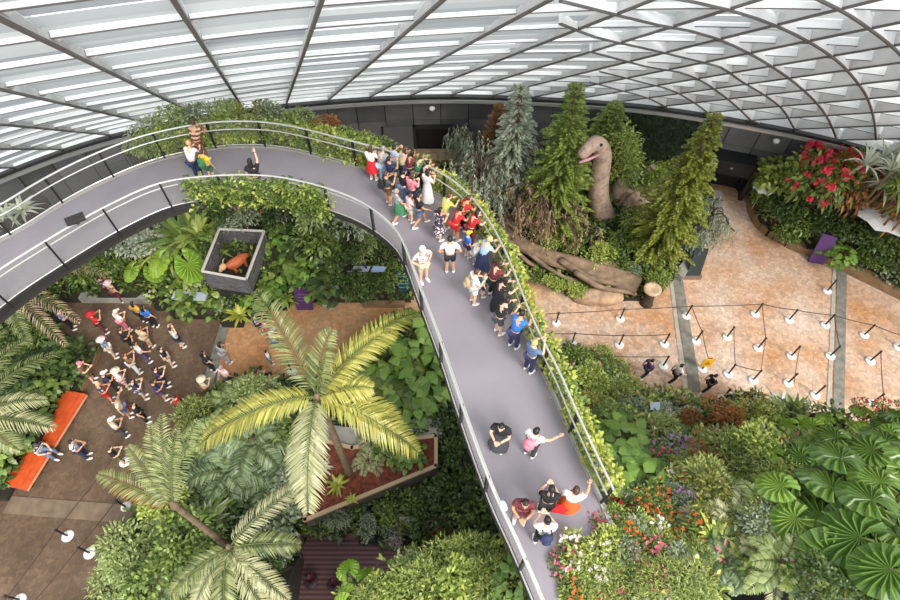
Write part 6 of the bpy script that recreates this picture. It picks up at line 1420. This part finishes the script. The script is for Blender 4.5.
# ---- the crowd at the bend
RO = [
 (374,180,20,'look','person in white top and red skirt at the left end of the crowd','white',('mid','red'),('long','brown'),0),
 (384,181,30,'lean','grey haired person in grey blue shirt beside the red skirt','grey',('long','sky'),('short','grey'),0),
 (389,204,60,'phone','person with dark backpack and brown shorts at the back of the crowd','dgrey',('short','brown'),('short','brown'),1),
 (397,178,40,'phone','person in pale denim shirt at the crowd railing','sky',('long','denim'),('short','black'),0),
 (404,181,40,'lean','person in beige top at the crowd railing','beige',('long','black'),('long','brown'),1),
 (411,185,45,'lean','person in maroon top at the crowd railing','maroon',('long','navy'),('long','black'),1),
 (405,203,50,'look','person in black top in the middle of the crowd','black',('long','denim'),('bun','black'),0),
 (399,221,60,'walk','person in grey top and green skirt at the front of the crowd','grey',('mid','green'),('short','grey'),1),
 (413,207,40,'look','person in pink top with red strap in the crowd','pink',('long','navy'),('long','brown'),0),
 (420,226,70,'walk','person in black shirt and denim shorts at the right front of the crowd','black',('short','denim'),('short','black'),1),
 (411,222,60,'look','small person in pale pink behind the green skirt','palepink',('short','cream'),('short','brown'),0),
 (428,203,45,'look','person in long white dress at the crowd right end','white',('maxi','white'),('long','black'),0),
 (419,189,45,'lean','person in green top leaning on the railing behind the white dress','green',('long','olive'),('short','brown'),0),
 (392,190,45,'phone','person in navy shirt pressed in the middle of the crowd','navy',('long','dgrey'),('short','black'),1),
 (425,194,50,'lean','person in black at the railing near the steps','black',('long','black'),('short','black'),0),
 # second group
 (439,240,60,'look','person in patterned dress and dark hair left of the red shirts','print_dark',('mid','print_dark'),('long','black'),0),
 (445,228,50,'lean','person in yellow green shirt behind the red shirts','lime',('long','khaki'),('short','brown'),0),
 (456,240,60,'lean','person in red shirt nearest the middle of the walkway','red',('short','red'),('short','black'),1),
 (463,230,60,'lean','person in red shirt at the railing, highest of the three','red',('long','black'),('short','brown'),1),
 (471,244,65,'lean','person in red shirt lowest of the three at the railing','red',('long','maroon'),('long','black'),0),
 (467,257,60,'stand','child in bright blue shirt and yellow cap','blue',('short','navy'),('short','brown'),0),
 (475,266,65,'lean','person in white shirt beside the blue shirted child','white',('long','grey'),('short','blond'),0),
 (482,272,60,'lean','person in pale blue shirt and long navy skirt at the railing','sky',('maxi','navy'),('short','blond'),0),
 (450,272,0,'hips','person in white shirt and black shorts walking away mid walkway','white',('short','black'),('short','black'),1),
 (424,281,150,'hips','person with white cap near the inner railing','print_light',('short','beige'),('short','brown'),0),
 (473,303,70,'look','person in white shorts with striped backpack near the long haired pair','white',('short','white'),('short','brown'),0),
 (482,296,80,'stand','child in teal shirt beside the striped backpack','teal',('short','navy'),('short','brown'),0),
 (492,296,60,'lean','long haired person in maroon at the railing','maroon',('long','black'),('long','brown'),0),
 (497,311,70,'lean','long haired person in a long black dress at the railing','black',('maxi','black'),('long','black'),0),
 (498,333,60,'lean','person in black shirt and dark shorts above the blue shirt','black',('short','dgrey'),('short','black'),0),
 (513,347,40,'lean','person in bright blue shirt with black strap at the railing','blue',('long','navy'),('short','black'),1),
 (528,371,50,'phone','blond person in grey blue top at the railing','denim',('long','navy'),('short','blond'),0)]
hats = {'child in bright blue': ('cap','yellow'), 'person with white cap near': ('cap','white'), 'person in white shirt beside the blue': ('cap','lime')}
for x, y, h, pose, lab, top, bot, hair, skn in RO:
    ht = next((v for k, v in hats.items() if lab.startswith(k)), None)
    p = person(x, y, B_, h, pose, lab, top, bot, hair, skn, hat=ht, sc=.72 if 'child' in lab else .8 if 'small' in lab else .92 if y < 250 else 1.0)
    if 'dark backpack' in lab: backpack(p, 'black', 'dark backpack on the person with brown shorts in the crowd')
    if 'with striped backpack' in lab: backpack(p, 'khaki', 'brown backpack on the person in white shorts')
# ---- on the queue paving
G_ = .02
person(643,377,G_,75,'walk','person in purple top and dark trousers, leftmost of the three walking by the queue','purple',('long','navy'),('short','black'), sc=1.08)
person(671,382,G_,75,'walk','person in white shirt and black trousers walking beside the drain strip','white',('long','black'),('bun','black'), sc=1.08)
p = person(704,391,G_,75,'walk','person all in black walking past the yellow sign','black',('long','black'),('short','black'))
# ---- on the lower square
G2 = .03
LQ = [
 (74,329,60,'look','person in pale shirt half hidden by the drooping palm','print_blue',('long','black'),('short','black'),None),
 (106,333,40,'phone','person in crimson top near the ledge','red',('long','maroon'),('short','black'),('brim','red')),
 (129,331,30,'look','person in white cap and pink trousers near the ledge','white',('long','pink'),('short','brown'),('cap','white')),
 (146,322,20,'hips','person in mustard top and long dark hair near the bank','mustard',('long','black'),('long','black'),None),
 (156,327,10,'stand','person in bright blue top beside the mustard one','blue',('long','black'),('long','black'),None),
 (134,348,30,'look','person in black shirt behind the white cap','black',('long','black'),('short','brown'),None),
 (122,302,20,'stand','person in patterned maroon shirt on the ledge','stripe_maroon',('long','maroon'),('short','brown'),('brim','palepink')),
 (113,297,30,'look','person in dark patterned top on the ledge left of the maroon one','print_dark',('long','maroon'),('short','black'),None),
 (183,347,40,'armsup','person in white shirt with both arms raised','white',('short','navy'),('short','black'),None),
 (152,347,20,'look','person in beige top left of the one with raised arms','beige',('short','beige'),('short','brown'),None),
 (116,357,60,'stand','person in pale hat and white blue shirt at the left of the crowd','print_blue',('short','white'),('short','grey'),('brim','palepink')),
 (149,362,40,'spread','person in white shirt turning in the middle of the lower crowd','white',('long','purple'),('short','black'),None),
 (173,366,50,'hips','person in dark dotted top and cream shorts','black',('short','cream'),('short','black'),None),
 (139,373,40,'phone','person in brown top photographing in the lower crowd','brown',('long','white'),('short','brown'),None),
 (168,386,60,'phone','person in navy outfit photographing at the right of the lower crowd','navy',('long','navy'),('short','black'),None),
 (166,399,50,'look','second person in navy below the photographing one','navy',('short','purple'),('bun','black'),None),
 (129,388,40,'look','blond person in white top with black strap in the lower crowd','white',('short','print_red'),('long','blond'),('brim','cream')),
 (118,391,40,'look','person in white cap and navy top in the lower crowd','navy',('long','black'),('short','black'),('cap','white')),
 (95,381,70,'look','person in brown at the stone edging holding a stick','brown',('short','olive'),('short','grey'),('cap','pink')),
 (113,401,50,'look','person in white patterned top and red shorts','print_dark',('short','red'),('short','blond'),None),
 (146,398,60,'phone','person in dark navy with a camera in the lower crowd','navy',('short','print_blue'),('short','black'),None),
 (131,416,70,'spread','person in cream top with arms stretched','cream',('short','denim'),('short','brown'),None),
 (148,421,60,'stand','person in black standing right of the stretched arms','black',('long','black'),('short','black'),None),
 (126,436,40,'look','person in white cap and cream top walking by the palm fronds','cream',('long','dgrey'),('short','black'),('cap','white')),
 (125,463,50,'look','person in black and green top nearest the palm fronds','black',('short','olive'),('short','brown'),None),
 (89,457,70,'look','person in navy and white stripes in front of the bench','stripe_navy',('long','navy'),('short','black'),None),
 (188,413,250,'walk','person in red top beside the upper palm fronds','red',('long','navy'),('short','brown'),None),
 (229,363,30,'look','person in grey top on the drain strip','grey',('long','grey'),('long','black'),None),
 (214,371,30,'stand','person in black coat on the drain strip','black',('long','black'),('long','black'),None),
 (232,385,20,'stand','person in pale pink top below the grey one','palepink',('long','dgrey'),('short','grey'),None),
 (211,396,40,'look','person in beige top at the fern edge','beige',('short','brown'),('short','brown'),('brim','cream')),
 (262,333,60,'phone','person in purple and white top photographing on the orange path','print_blue',('short','navy'),('short','black'),None),
 (272,339,50,'look','person in pink top on the orange path','pink',('short','red'),('short','brown'),None),
 (279,350,40,'look','person in white shirt and blue shorts on the orange path','white',('short','denim'),('short','grey'),('cap','white')),
 (272,364,60,'stand','child in teal trousers alone on the orange path','white',('long','teal'),('short','black'),None),
 (276,393,40,'look','person in white shirt behind the yellow frond','white',('long','navy'),('short','black'),None),
 (264,389,40,'look','person in khaki behind the yellow frond','khaki',('long','brown'),('short','brown'),None)]
for i, (x, y, h, pose, lab, top, bot, hair, ht) in enumerate(LQ):
    p = person(x, y, G2, h, pose, lab, top, bot, hair, i % 2, hat=ht, sc=.8 if 'child' in lab else 1.12)
    if 'arms stretched' in lab: bag(p, 'red', 'red bag beside the person with stretched arms', -.3, 0, .5)
p = person(0, 0, 0, 60, 'sit', 'person in striped shirt and dark cap sitting on the orange bench', 'stripe_navy', ('long','denim'), ('short','black'), hat=('cap','dgrey'), loc=(0, 0, 0), sc=1.1)
bb = B2+(C2-B2)*.36+sx_*.25; p.location = (bb[0], bb[1], .07); dr = -sx_/np.linalg.norm(sx_); p.rotation_euler = (0, 0, math.atan2(dr[1], dr[0])-math.pi/2)
